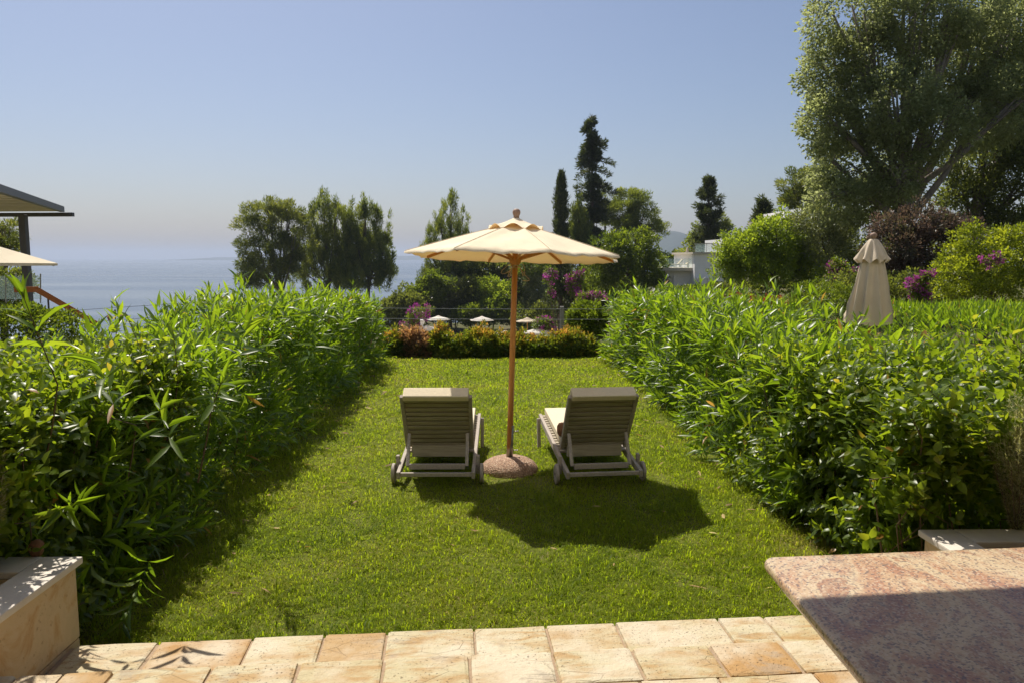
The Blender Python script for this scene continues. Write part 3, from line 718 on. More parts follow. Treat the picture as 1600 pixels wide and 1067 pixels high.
# the two shore pines and their neighbour on the bluff
tree('stone_pine', 'rounded dark stone pine at the sea end of the pines beyond the hedge', 90, [(412, 345, 34, 26), (390, 372, 26, 30), (440, 352, 32, 30), (425, 392, 44, 30), (395, 424, 26, 20), (425, 420, 34, 22), (405, 440, 20, 10), (465, 370, 22, 34), (452, 330, 18, 14), (420, 330, 26, 16), (448, 405, 26, 26), (385, 400, 18, 22)], 448, M['pine'], 360, 100, .62, .38, .08, 31, up=.7, outw=.7, shell=.75, r0=.34, bark=M['grey_bark'], flat=.75)
tree('aleppo_pine', 'feathery olive green pine with upright tips between two other pines', 94, [(505, 345, 26, 36), (492, 380, 34, 32), (530, 360, 22, 40), (478, 405, 34, 24), (520, 405, 36, 36), (500, 440, 40, 18), (470, 425, 30, 20), (540, 430, 30, 28), (550, 385, 24, 36), (505, 318, 9, 18), (527, 325, 8, 20), (487, 335, 8, 20), (548, 340, 8, 24)], 515, M['pine_light'], 560, 60, .28, .46, .075, 32, flat=2.6, up=1.6, outw=.6, shell=.5, r0=.25)
tree('aleppo_pine', 'grey green pine with ragged spiky top nearest the pool parasols', 93, [(572, 360, 18, 46), (585, 400, 28, 40), (557, 390, 26, 40), (600, 400, 14, 34), (570, 435, 46, 20), (600, 430, 20, 22), (545, 420, 26, 26), (569, 322, 7, 18), (590, 345, 7, 22), (606, 365, 6, 22), (548, 360, 8, 26)], 572, M['pine_light'], 560, 60, .28, .46, .075, 33, flat=2.6, up=1.6, outw=.6, shell=.5, r0=.25)
tree('young_pine', 'bright green pine with upright candles rising behind the open parasol', 90, [(702, 338, 18, 26), (695, 365, 28, 26), (710, 372, 24, 24), (704, 312, 8, 16), (686, 345, 8, 18), (722, 345, 8, 18), (676, 372, 9, 18), (728, 375, 9, 18), (668, 392, 12, 16), (735, 395, 10, 16), (700, 395, 38, 26), (702, 420, 40, 24), (700, 440, 40, 20), (700, 458, 40, 18), (672, 425, 16, 16), (732, 415, 14, 20)], 703, M['pine_light'], 420, 60, .24, .38, .06, 34, flat=2.8, up=1.8, outw=.5, shell=.45, r0=.2)
# cypresses and their company
spire('slim_cypress', 'narrow dark cypress column just above the right slope of the open parasol', 76, 877, 272, 470, [(0, 1.5), (.15, 6), (.4, 10), (1, 17)], M['cypress'], 420, 14, .34, .07, .22, 41, 1.3, group='cypresses', r0=.18)
spire('tall_cypress', 'tallest cypress with ragged drooping boughs against the sky', 92, 925, 183, 470, [(0, 1), (.05, 7), (.12, 14), (.2, 20), (.3, 30), (.38, 24), (.45, 22), (.6, 30), (1, 30)], M['cypress'], 150, 38, .5, .12, .33, 42, .12, group='cypresses', r0=.4, droop=.3, jag=.62)
spire('dark_cypress', 'shaggy dark cypress behind the white house terrace', 78, 1107, 281, 450, [(0, 3), (.1, 10), (.3, 17), (.5, 18), (1, 24)], M['cypress'], 120, 36, .40, .1, .30, 43, .3, group='cypresses', r0=.3, jag=.55)
spire('small_cypress', 'short dark cypress tip between the bright round tree and the house', 62, 1193, 311, 450, [(0, 2), (.15, 9), (.4, 14), (1, 18)], M['cypress'], 150, 24, .35, .09, .35, 44, .3, group='cypresses', r0=.2, jag=.4)
tree('light_conifer', 'yellow green young conifer between the slim and the tall cypress', 90, [(903, 350, 14, 30), (893, 370, 12, 28), (915, 375, 14, 28), (905, 325, 6, 18)], 905, M['pine_light'], 150, 60, .24, .5, .07, 45, flat=2.6, up=1.8, outw=.4, shell=.3, r0=.2)
tree('round_pine', 'bushy pine with a clouded crown beside the tall cypress', 94, [(985, 318, 26, 22), (972, 340, 24, 22), (1005, 340, 22, 22), (1022, 362, 18, 14), (985, 360, 30, 20), (998, 305, 14, 10)], 990, M['pine_light'], 190, 110, .62, .36, .08, 46, up=.7, shell=.72, r0=.3, flat=.7)
tree('side_pine', 'thin pine crown peeping out from behind the tall cypress', 96, [(948, 310, 10, 18), (945, 335, 14, 18)], 946, M['pine'], 70, 30, .4, .45, .08, 47, up=1.2, r0=.2)
tree('broad_tree', 'dense mid green tree under the pine beside the open parasol rim', 60, [(985, 400, 40, 34), (1012, 418, 28, 34), (955, 395, 34, 28), (985, 435, 50, 24), (1000, 372, 22, 14), (940, 420, 30, 30)], 985, M['broad'], 420, 42, .36, .22, .13, 48, r0=.25, shell=.7)
tree('ivy_tree', 'dark ivy covered trunk hung with purple flowers behind the parasol pole', 58, [(877, 430, 20, 40), (878, 465, 22, 34), (872, 400, 16, 22)], 878, M['cypress'], 170, 40, .3, .22, .09, 49, r0=.3, shell=.6)
tree('yellow_scrub', 'yellowish bush behind the roof terrace of the white house', 90, [(1040, 408, 26, 12), (1068, 404, 22, 14), (1085, 388, 12, 24), (1092, 365, 9, 20)], 1065, M['lime'], 120, 34, .4, .3, .15, 50, cat='bush', r0=.1)
tree('back_pine', 'small sunny pine behind the house on the far side of the shaggy cypress', 84, [(1127, 350, 12, 14), (1132, 362, 12, 14)], 1128, M['pine_light'], 60, 36, .4, .35, .09, 51, r0=.2)
tree('corner_pine', 'dark green clouded pine left of the huge silver tree', 55, [(1240, 292, 22, 18), (1262, 285, 22, 20), (1250, 310, 30, 14), (1275, 300, 22, 24), (1290, 280, 22, 22)], 1268, M['pine'], 110, 130, .45, .26, .06, 52, up=.6, shell=.7, r0=.28, flat=.7)
# scrub behind the pool
SCRUB = [
 ('dark_shrub', 'dark bush at the seaward end of the scrub beside the grey green pine', 82, [(640, 482, 34, 26), (615, 490, 24, 22)], 635, 'dark', .28, .15),
 ('green_shrub', 'mid green bush on the slope where the scrub meets the sea', 84, [(665, 462, 26, 22), (650, 475, 24, 20), (680, 448, 20, 18)], 665, 'broad', .28, .15),
 ('olive_bush', 'silvery wild olive spreading behind the pool parasols', 86, [(705, 460, 30, 26), (725, 475, 30, 22), (700, 485, 36, 16)], 712, 'olive', .34, .07),
 ('dark_shrub', 'dark shadowy thicket under the open parasol canopy', 90, [(720, 430, 36, 22), (755, 425, 34, 18), (690, 438, 18, 16), (790, 430, 24, 20)], 735, 'dark', .3, .16),
 ('round_shrub', 'rounded light green bush above the middle pool parasol', 85, [(768, 462, 28, 26), (775, 480, 34, 18)], 770, 'bright', .24, .12),
 ('green_shrub', 'low green bush close to the teak pole above the far wire', 84, [(740, 492, 30, 12), (790, 490, 26, 12)], 762, 'broad', .26, .13),
 ('brown_shrub', 'dry brownish bush beside the teak pole under the canopy', 88, [(815, 440, 22, 22), (800, 462, 18, 18)], 812, 'plum', .3, .14),
 ('olive_bush', 'grey olive bush between the teak pole and the ivy covered trunk', 85, [(842, 448, 22, 26), (838, 478, 28, 18)], 842, 'olive', .32, .07),
 ('dark_shrub', 'dark green bush below the broad tree behind purple flowers', 66, [(930, 455, 40, 26), (965, 460, 40, 24), (905, 470, 26, 22)], 940, 'broad', .26, .13),
 ('dark_shrub', 'dark dense bush closing the slope under the young pine', 86, [(690, 470, 40, 30), (735, 462, 34, 28), (660, 488, 30, 14)], 700, 'dark', .26, .13),
 ('green_shrub', 'green bush filling the slope between teak pole and ivy covered trunk', 86, [(830, 425, 30, 26), (800, 470, 36, 26), (850, 480, 30, 18)], 828, 'broad', .26, .13),
 ('dark_shrub', 'dark low bush beside the fence post beyond the lawn', 82, [(860, 492, 34, 14), (830, 498, 30, 10)], 850, 'dark', .26, .13),
]
for i, (nm, lb, d, el, bx, mt, L, wd) in enumerate(SCRUB):
    tree(nm, lb, d, el, bx, M[mt], 110 * len(el) + 80, 42, .46, L, wd * 1.2, 60 + i, cat='bush', r0=.08, shell=.6)
# near the house, to the right
tree('round_tree', 'bright green round leafy tree in front of the white house', 32, [(1205, 375, 50, 34), (1165, 395, 44, 32), (1240, 395, 40, 34), (1200, 410, 66, 32), (1150, 412, 30, 24), (1262, 420, 30, 26), (1215, 352, 28, 14)], 1222, M['bright'], 620, 46, .26, .12, .075, 81, r0=.11, shell=.55, up=.2)
far_hedge('dark_hedge', 'low dark hedge under the bright round tree', at(1235, 446, 34) - Vector((0, 0, 1.1)), (7.5, 1.2, 1.15), 5000, .14, .08, M['dark'], 82)
far_hedge('house_hedge', 'thin green hedge along the foot of the white house', at(1085, 450, 46) - Vector((0, 0, .9)), (4.6, .8, .95), 2500, .14, .08, M['broad'], 83)
tree('dark_backdrop_tree', 'dark green trees filling the gap right of the bright round tree', 36, [(1290, 400, 40, 50), (1330, 410, 40, 50), (1300, 350, 36, 26), (1370, 420, 40, 40), (1440, 400, 60, 50), (1510, 410, 60, 50)], 1320, M['dark'], 420, 42, .34, .16, .09, 84, r0=.14, shell=.55)
tree('grey_bush', 'grey green airy bush in front of the white upper wall', 31, [(1275, 345, 34, 24), (1320, 345, 30, 24), (1290, 385, 30, 30)], 1295, M['olive'], 190, 40, .26, .15, .05, 85, cat='bush', r0=.07, shell=.4)
tree('plum_tree', 'dark red leaved plum tree under the huge silver tree', 24, [(1440, 352, 46, 26), (1400, 385, 44, 36), (1470, 380, 50, 36), (1420, 430, 40, 34), (1500, 362, 32, 24), (1385, 362, 22, 20)], 1440, M['plum'], 380, 60, .2, .10, .055, 86, r0=.12, shell=.55)
def bigtree():
    d = 30
    tree('silver_tree', 'huge silvery leaved tree towering over the garden', d, [(1330, 25, 70, 50), (1300, 110, 48, 56), (1360, 95, 70, 60), (1430, 30, 80, 60), (1320, 195, 62, 50), (1400, 165, 70, 60), (1345, 265, 70, 52), (1470, 110, 70, 70), (1300, 262, 36, 44), (1400, 275, 46, 46), (1460, 200, 60, 50), (1530, 90, 70, 70), (1500, 20, 80, 50), (1540, 180, 60, 60), (1410, -60, 120, 50), (1290, 195, 40, 50), (1370, 312, 60, 36), (1310, 310, 46, 30), (1590, 50, 60, 70), (1595, 165, 50, 60)], 1424, M['poplar'], 2050, 50, .36, .15, .078, 90, r0=.40, shell=.62, spread=.08, up=-.1, bark=M['grey_bark'], thick=.75, stagger=1.0)
    tree('shade_tree', 'dark crowned tree with a leaning trunk behind the silver tree', 34, [(1570, 60, 70, 80), (1590, 180, 70, 80), (1540, 250, 70, 50), (1600, 290, 70, 60), (1520, 320, 60, 40), (1560, 360, 60, 30), (1650, 120, 80, 100), (1500, 300, 30, 30)], 1470, M['dark'], 1000, 52, .42, .16, .085, 91, r0=.38, shell=.55, up=0, thick=.8)
bigtree()
tree('lime_bush', 'yellow green bushy shrub behind the closed parasol at the garden border', 19, [(1545, 415, 70, 40), (1500, 430, 40, 36), (1590, 400, 46, 46), (1560, 455, 80, 26), (1520, 375, 22, 20), (1580, 370, 24, 16)], 1545, M['lime'], 560, 40, .16, .075, .045, 92, cat='bush', r0=.06, shell=.7)
tree('dark_border_shrub', 'dark shrub between the plum tree and the lime bush', 22, [(1450, 450, 40, 30), (1400, 460, 40, 26), (1340, 455, 40, 28)], 1420, M['dark'], 240, 40, .2, .1, .06, 93, cat='bush', r0=.06, shell=.6)
tree('domed_shrub', 'clipped dome shaped shrub beside the closed parasol', 19, [(1290, 482, 54, 38)], 1290, M['boxwood'], 520, 30, .07, .05, .028, 94, cat='bush', r0=.05, shell=.93, outw=1.2)
# far left, by the pergola
tree('pergola_pine', 'pine crown seen between the pergola roof and the square parasol', 40, [(8, 362, 26, 18), (-20, 380, 40, 30), (10, 390, 20, 12)], -5, M['pine'], 150, 40, .3, .24, .06, 95, shell=.7, r0=.2, flat=.7)
tree('balustrade_tree', 'dark tree behind the glass balustrade', 36, [(10, 440, 34, 26), (38, 440, 16, 14), (-20, 450, 30, 26)], 5, M['dark'], 170, 40, .28, .18, .08, 96, r0=.15)
# low coppery hedge closing the lawn
BUSH = [('coppery_bush', 'small golden green bush at the foot of the left hedge end', [(616, 545, 22, 22)], .5, 'photinia', 611),
        ('pink_bush', 'dry pinkish bush under the dappled pool parasol', [(655, 545, 24, 20), (640, 540, 18, 22)], .6, 'pink_shrub', 655),
        ('coppery_bush', 'widest coppery bush left of the teak pole', [(712, 548, 36, 22), (752, 543, 30, 26), (690, 542, 20, 28), (775, 550, 24, 18)], .5, 'photinia', 735),
        ('coppery_bush', 'coppery bush directly behind the teak pole', [(800, 546, 26, 24), (836, 550, 28, 20), (818, 552, 26, 18)], .5, 'photinia', 815),
        ('coppery_bush', 'coppery bush between the teak pole and the right hedge end', [(888, 545, 30, 27), (916, 549, 24, 22), (862, 550, 24, 20)], .5, 'photinia', 888)]
for i, (nm, lb, el, tcol, mt, bx) in enumerate(BUSH):
    g = np.random.default_rng(200 + i); d = 15.6
    E = px_ells(el, d, g, .9, .1); b = at(bx, 560, d); base = Vector((b.x, b.y, 0)); root = thing(nm, lb, 'bush', base, 0, 'coppery bushes closing the lawn' if mt == 'photinia' else None)
    C, O = blob_clumps(E, 190 * len(el), g, .6); tl = g.random(len(C)) < .14; C = C + np.where(tl & (O[:, 2] > .2), g.uniform(.03, .16, len(C)), 0)[:, None] * UP; V, T, tn = leaves_on(C, O, 30, .075, .075, .034, g, .6, .6)
    P4 = V.reshape(-1, 4, 3); zt = max(e[2] + e[5] for e in E)
    tn = tn.reshape(-1, 4); new = np.clip((P4[:, 0, 2] / zt - .76) * 1.0, -.28, .26)[:, None]   # new red growth sits on the shoots' ends
    tn = np.clip(tn + new + (0 if i else -.15), 0, 1); ok = P4[:, :, 2].min(1) > 0
    V = P4[ok].reshape(-1, 3); tn = tn[ok].ravel(); T = (np.arange(ok.sum())[:, None, None] * 4 + np.array([[0, 2, 1], [0, 3, 2]])[None]).reshape(-1, 3)
    mesh_obj('crown', np_mesh('crown', V - np.array(base), T, tn), M[mt], root)
    bm = bmesh.new()
    for k in range(26):
        c = C[g.integers(len(C))] - np.array(base); tube(bm, [(c[0] * .5, c[1] * .5, 0), (c[0] * .8, c[1] * .8, max(.05, c[2] * .6)), (c[0], c[1], max(.1, c[2]))], [.012, .008, .003], 5)
    bm_obj('stems', bm, M['twig'], root)['kind'] = 'stuff'
tree('round_shrub', 'rounded green garden shrub with tiny flowers beside the fence post', 17.9, [(912, 500, 22, 26), (925, 505, 26, 24)], 918, M['boxwood'], 260, 40, .12, .07, .04, 120, cat='bush', r0=.04, shell=.75, zb=-.05)
# flowering climbers
def flowers(name, label, d, ells, base_px, m, seed, green='broad', L=.16, group='bougainvilleas', mat='bougain', gm=None, cat='flowering bush', zb=None, stem=True):
    g = np.random.default_rng(seed); E = px_ells(ells, d, g)
    b = at(base_px, 480, d); base = Vector((b.x, b.y, TZ(b.x, b.y) if zb is None else zb)); root = thing(name, label, cat, base, 0, group)
    C, O = blob_clumps(E, max(10, m // 2), g, .3); C = C + g.normal(0, L * .9, C.shape); V, T, tn = leaves_on(C, O, 24, L * 1.5, L, L * .75, g, .1, .8)
    mesh_obj('blossom', np_mesh('blossom', V - np.array(base), T, tn), M[mat], root)
    C, O = blob_clumps(E, gm or m, g, .3); V, T, tn = leaves_on(C, O, 26, L * 1.8, L, L * .6, g, .1, .8)
    mesh_obj('foliage', np_mesh('foliage', V - np.array(base), T, tn), M[green], root)
    if not stem: return
    bm = bmesh.new()
    for e in E: tube(bm, [(0, 0, -.1), (Vector(e[:3]) - base) * .5 + Vector((0, 0, .1)), Vector(e[:3]) - base], [.05, .035, .01], 5)
    bm_obj('stem', bm, M['twig'], root)
flowers('bougainvillea', 'purple bougainvillea trailing down the ivy covered trunk', 56, [(862, 425, 8, 10), (855, 436, 5, 8), (897, 440, 14, 14), (900, 458, 10, 8), (905, 430, 8, 10), (858, 455, 4, 12)], 880, 80, 101)
flowers('bougainvillea', 'magenta bougainvillea clump against the right hedge end', 50, [(922, 464, 16, 7), (935, 462, 12, 5), (910, 468, 6, 5)], 925, 50, 102)
flowers('bougainvillea', 'pink bougainvillea climbing beside the leftmost pool parasol', 60, [(655, 488, 14, 8), (645, 500, 10, 12), (668, 486, 8, 5), (636, 510, 8, 10)], 648, 60, 103, gm=50)
flowers('bougainvillea', 'faded purple bougainvillea beside the white urn near the pool', 60, [(848, 505, 16, 10), (862, 510, 12, 10)], 855, 34, 104, gm=60)
flowers('bougainvillea', 'purple bougainvillea left of the closed parasol', 25, [(1308, 420, 16, 14), (1325, 430, 14, 12), (1295, 440, 10, 10), (1330, 448, 10, 14)], 1312, 110, 105, L=.075)
flowers('bougainvillea', 'purple bougainvillea right of the closed parasol', 18.5, [(1432, 448, 12, 14), (1440, 466, 10, 8), (1448, 432, 8, 6)], 1438, 90, 106, L=.06)
flowers('bougainvillea', 'small magenta flower spray on top of the lime bush', 17.6, [(1558, 404, 9, 5), (1545, 408, 6, 4)], 1550, 30, 107, L=.055, gm=12, zb=0, stem=False)
flowers('geranium_bed', 'red geranium bed in front of the dark hedge', 27, [(1150, 466, 30, 5), (1200, 470, 34, 5), (1240, 473, 30, 5), (1110, 464, 20, 4)], 1180, 160, 108, L=.06, group=None, mat='redflower', cat='flower bed', gm=120)
bm = bmesh.new(); c = at(1152, 480, 26); box(bm, (0, 0, 0), (1.7, .5, .35), None, .02); o = bm_obj('stone_planter', bm, M['rock']); o.location = c; tag(o, 'low stone planter below the red geraniums', 'planter')

# rosemary in the two planters
def rosemary(label, c, r, h, seed):
    g = np.random.default_rng(seed); root = thing('rosemary_bush', label, 'bush', c, 0, 'rosemary bushes in the planters')
    n = 260; ph = g.uniform(0, 6.28, n); tilt = g.uniform(.05, .95, n)
    D0 = unit(np.stack([np.cos(ph) * tilt, np.sin(ph) * tilt, np.ones(n) * .9], -1)); Ls = h * g.uniform(.6, 1.0, n)
    t = g.random((n, 70)) ** .7
    P = (D0[:, None, :] * (Ls[:, None] * t)[..., None]).reshape(-1, 3); P[:, :2] *= r / h * 1.6
    A = np.repeat(D0, 70, 0); D = unit(A * .7 + g.normal(0, .5, P.shape)); V, T = leaf4(P, D, rnd(len(P), g), g.uniform(.018, .032, len(P)), np.full(len(P), .0035))
    mesh_obj('foliage', np_mesh('foliage', V, T, np.repeat(np.clip(g.normal(.5, .25, len(P)), 0, 1), 4)), M['rosemary'], root)['kind'] = 'stuff'
    bm = bmesh.new()
    for i in range(0, n, 4): e = D0[i] * Ls[i] * .95; e = e * np.array([r / h * 1.6, r / h * 1.6, 1]); tube(bm, [(0, 0, 0), e * .5, e], [.004, .003, .001], 4, False)
    bm_obj('stems', bm, M['twig'], root)['kind'] = 'stuff'

# ------------------------------------------------------------------ planters
def planter(label, x0, x1, y0, y1, ztop, side, capw=.19):
    """side: which x end looks at the steps"""
    root = thing('planter', label, 'planter', (0, 0, 0), 0, 'stone planters beside the steps')
    xf = x1 if side > 0 else x0; ct = .035; ov = .025; th = .16
    def stone(c, s, mat=M['wallstone'], nm='stone', bev=.006):
        bm = bmesh.new(); box(bm, (0, 0, 0), s, None, bev, 2); o = bm_obj(nm, bm, mat, root); o.location = c; return o
    zt = ztop - ct; zs = [0, .17, zt]
    xc = xf - side * th / 2
    for r_, (za, zb) in enumerate(zip(zs, zs[1:])):
        y = y0; k = 0; ws = [.62, .5, .7] if r_ else [.34, .8, .6]
        yy = y1
        while yy > y0 + .02:
            w = min(ws[k % 3], yy - y0); k += 1
            stone((xc + random.uniform(-.002, .002), yy - w / 2, (za + zb) / 2), (th, w - .006, zb - za - .005)); yy -= w
        xx = min(x0, x1) + (th if side < 0 else 0); xe = max(x0, x1) - (th if side > 0 else 0); xx2 = xx
        while xx2 < xe - .02:
            w = min(.66, xe - xx2); stone((xx2 + w / 2, y1 - th / 2, (za + zb) / 2), (w - .006, th, zb - za - .005)); xx2 += w
    # cap
    yy = y1 + ov; xa = xf + side * ov
    for w in (1.0, .9, 1.1):
        w = min(w, yy - y0)
        if w < .02: break
        stone((xa - side * capw / 2, yy - w / 2, ztop - ct / 2), (capw, w - .003, ct), M['cap'], 'capstone', .008); yy -= w
    xx = xa - side * capw; xend = x0 if side > 0 else x1
    while (xx - xend) * side > .02:
        w = min(.8, abs(xx - xend)); stone((xx - side * w / 2, y1 + ov - capw / 2, ztop - ct / 2), (w - .003, capw, ct), M['cap'], 'capstone', .008); xx -= side * w
    bm = bmesh.new(); sx0, sx1 = sorted((xa - side * (capw + .0), xend))
    bmesh.ops.create_grid(bm, x_segments=14, y_segments=14, size=.5)
    for v_ in bm.verts: v_.co = Vector(((sx0 + sx1) / 2 + v_.co.x * (sx1 - sx0), (y0 + y1 - capw) / 2 + v_.co.y * (y1 - y0 - capw + .05), ztop - .09 + random.uniform(-.012, .012)))
    bm_obj('soil', bm, M['soil'], root)
    return root
ZC = .566
pl_ = ground(130, 868, ZC); pr_ = ground(1434, 826, ZC)
planter('pale capped stone planter at the left end of the steps', -4.2, pl_.x - .025, 1.9, pl_.y - .025, ZC, 1)
planter('pale capped stone planter behind the granite table', pr_.x + .025, 4.6, 2.6, pr_.y - .025, ZC, -1)
rosemary('fine grey rosemary bush in the right planter', (2.76, 3.92, .5), .18, .85, 301)
rosemary('fine grey rosemary bush in the left planter', (-2.37, 3.42, .5), .13, .75, 302)
# terracotta stone lying on the left planter
bm = bmesh.new(); bmesh.ops.create_icosphere(bm, subdivisions=2, radius=.035)
for v_ in bm.verts: v_.co *= random.uniform(.85, 1.12); v_.co.z *= 1.25
o = bm_obj('pebble', bm, M['brownfab'], None, True); o.location = Vector(ground(58, 866, ZC)) + Vector((0, 0, .034)); tag(o, 'brown stone on the left planter cap under the leaves', 'stone')

# ------------------------------------------------------------------ granite table
gc = ground(1190, 868, 1.07)
tb = thing('granite_table', 'pink granite topped table standing on the terrace', 'table', (gc.x, gc.y, Z2), 0)
e2 = ground(1600, 852, 1.07); du = (e2 - gc).normalized(); ang = math.atan2(du.y, du.x)
bm = bmesh.new()
fl = Vector((0, 0)); dx = Vector((du.x, du.y)) * 1.75; dy = Vector((-.012, -1.0)) * 1.75
pts = [fl, fl + dx, fl + dx + dy, fl + dy]
f = bm.faces.new([bm.verts.new((p.x, p.y, 0)) for p in pts])
r = bmesh.ops.extrude_face_region(bm, geom=[f]); bmesh.ops.translate(bm, vec=(0, 0, .04), verts=[x for x in r['geom'] if isinstance(x, bmesh.types.BMVert)])
ve = [e for e in bm.edges if abs(e.verts[0].co.z - e.verts[1].co.z) > .02]
bmesh.ops.bevel(bm, geom=ve, offset=.035, segments=5, affect='EDGES', profile=.5)
he = [e for e in bm.edges if abs(e.verts[0].co.z - e.verts[1].co.z) < .001 and len({round(f_.normal.z, 2) for f_ in e.link_faces}) > 1]
bmesh.ops.bevel(bm, geom=he, offset=.016, segments=4, affect='EDGES', profile=.5)
o = bm_obj('tabletop', bm, M['granite'], tb, True); o.location = (0, 0, 1.07 - .04 - Z2)
for (lx, ly) in ((.35, -.45), (.35, -1.3), (1.4, -.4), (1.4, -1.3)):
    bm = bmesh.new(); box(bm, (0, 0, 0), (.09, .09, 1.07 - .04 - Z2 - .002), None, .008); o = bm_obj('leg', bm, M['darkmetal'], tb); o.location = (lx, ly, (1.07 - .04 - Z2) / 2)

# ------------------------------------------------------------------ open parasol
bx = ground(796, 734, 0)
base = thing('weighted_stand', 'domed pebble concrete base holding the teak parasol pole', 'parasol stand', bx)
bm = bmesh.new(); lathe(bm, [(0, .135), (.06, .134), (.13, .125), (.19, .105), (.24, .075), (.268, .035), (.272, .0), (.27, -.02)], 40)
bm_obj('concrete_dome', bm, M['pebble'], base, True)
lean = Vector((.030, .052, 1)).normalized()
def LR(): return Vector((0, 0, 1)).rotation_difference(lean).to_matrix().to_4x4()
bm = bmesh.new(); tube(bm, [(0, 0, .12), lean * .42], .031, 16); tube(bm, [lean * .415, lean * .425], .034, 16); bm_obj('sleeve', bm, M['steel'], base, True)
for z, in ((.37,), (.19,)):
    bm = bmesh.new(); tube(bm, [lean * z + Vector((.03, 0, 0)), lean * z + Vector((.075, 0, 0))], .006, 8); tube(bm, [lean * z + Vector((.07, -.02, 0)), lean * z + Vector((.07, .02, 0))], .007, 8); bm_obj('clamp_screw', bm, M['steel'], base, True)
par = thing('parasol', 'open beige canvas parasol with teak pole between the two deck chairs', 'parasol', bx + Vector((0, 0, .15)))
par.rotation_euler = LR().to_euler()
ZR, ZA, RC = 1.865, 2.195, 1.035            # rim, apex and radius above the parasol's own foot
bm = bmesh.new(); tube(bm, [(0, 0, .0), (0, 0, ZA + .01)], .027, 20); bm_obj('pole', bm, M['teak'], par, True)
def canopy_mesh(RC, ZR, ZA, n=8, rot=R(15), sag=.05, seg=10, rings=10, r_in=.0, hang=.0, wr=.009, seed=5, thick=.004):
    g = np.random.default_rng(seed); V = []; T = []
    na = n * seg
    def pt(i, j):
        a = i / seg; k = int(a); f = a - k; r = (r_in + (1 - r_in) * j / rings)
        c0 = np.array([math.cos(rot + 2 * math.pi * k / n), math.sin(rot + 2 * math.pi * k / n)]); c1 = np.array([math.cos(rot + 2 * math.pi * (k + 1) / n), math.sin(rot + 2 * math.pi * (k + 1) / n)])
        xy = (c0 * (1 - f) + c1 * f); s = 4 * f * (1 - f)
        xy = xy * (1 - .055 * s * r) * r * RC
        z = ZA - (ZA - ZR) * (r ** 1.05) - sag * s * r * (1 - .85 * r) 
        w = wr * math.sin(9 * r + 5 * f + k * 2.3) * s + wr * .8 * math.sin(23 * f + 7 * r * (1 + .2 * k) + k) * s * r
        return (xy[0], xy[1], z + w)
    for j in range(rings + 1):
        for i in range(na): V.append(pt(i, j))
    if hang:
        for i in range(na): p = pt(i, rings); V.append((p[0] * 1.003, p[1] * 1.003, p[2] - hang))
    R_ = rings + (1 if hang else 0)
    for j in range(R_):
        for i in range(na):
            a, b, c, d = j * na + i, j * na + (i + 1) % na, (j + 1) * na + (i + 1) % na, (j + 1) * na + i
            T += [(a, d, c), (a, c, b)]
    return np_mesh('canopy', np.array(V), np.array(T))
me = canopy_mesh(RC, ZR, ZA - .02, r_in=.1, hang=.018); can = mesh_obj('canopy', me, M['canopy'], par)
# seams over the ribs
bm = bmesh.new()
for k in range(8):
    a = R(15) + k * math.pi / 4; u = Vector((math.cos(a), math.sin(a), 0))
    tube(bm, [u * RC * r_ + Vector((0, 0, ZA - .02 - (ZA - .02 - ZR) * r_ ** 1.05 + .004)) for r_ in (.12, .35, .6, .85, .995)], .0022, 5)
bm_obj('seams', bm, M['canopy'], can)
# vent flap on top: lifts between its eight ties
V = []; T = []; n = 64
for j, rr in enumerate((.02, .09, .16, .225, .262)):
    for i in range(n):
        a = 2 * math.pi * i / n; k = (a - R(15)) / (math.pi / 4); s = math.sin(math.pi * (k % 1)) ** 1.4; q = j / 4
        z = ZA + .035 - .132 * (rr / .262) ** .95 + .05 * s * q ** 2
        r2 = rr * (1 - .05 * s * q)
        V.append((r2 * math.cos(a), r2 * math.sin(a), z))
for j in range(4):
    for i in range(n):
        a, b, c, d = j * n + i, j * n + (i + 1) % n, (j + 1) * n + (i + 1) % n, (j + 1) * n + i; T += [(a, d, c), (a, c, b)]
mesh_obj('vent_flap', np_mesh('vent_flap', np.array(V), np.array(T)), M['canopy'], can)
bm = bmesh.new(); lathe(bm, [(0, .0), (.028, .002), (.026, .016), (.032, .03), (.037, .045), (.037, .06), (.03, .075), (.016, .084), (0, .086)], 20); o = bm_obj('finial', bm, M['ball'], par, True); o.location = (0, 0, ZA + .022)
bm = bmesh.new(); lathe(bm, [(.028, 0), (.05, .01), (.055, .05), (.045, .08), (.028, .09)], 16); o = bm_obj('hub', bm, M['teak'], par, True); o.location = (0, 0, ZA - .17)
bm = bmesh.new(); lathe(bm, [(.028, 0), (.045, .01), (.058, .05), (.062, .085), (.03, .09)], 16); o = bm_obj('runner', bm, M['teak'], par, True); o.location = (0, 0, 1.775)
for k in range(8):
    a = R(15) + k * math.pi / 4; u = Vector((math.cos(a), math.sin(a), 0))
    def on(r_): return u * RC * r_ + Vector((0, 0, ZA - .02 - (ZA - .02 - ZR) * r_ ** 1.05 - .022))
    bm = bmesh.new(); bar(bm, on(.05), on(.965), .018, .026, bev=.003); rib = bm_obj('rib', bm, M['teak'], par)
    bm = bmesh.new(); bar(bm, u * .05 + Vector((0, 0, 1.835)), on(.5) + Vector((0, 0, -.012)), .014, .02); bm_obj('strut', bm, M['teak'], rib)
bm = bmesh.new()
for s in (0, 1, 2, 3):
    pts = [Vector((.045 * math.cos(s * 1.7), -.03, 1.795))]
    for q in range(1, 9):
        t = q / 8; pts.append(Vector(((-.11, .10, .13, -.06)[s] * math.sin(t * 2.6) + .02 * math.sin(7 * t + s), -.03 - .02 * s * t, 1.795 - (.10, .12, .16, .13)[s] * math.sin(t * math.pi * (1.0 if s != 2 else .55)))))
    tube(bm, pts, .0035, 5)
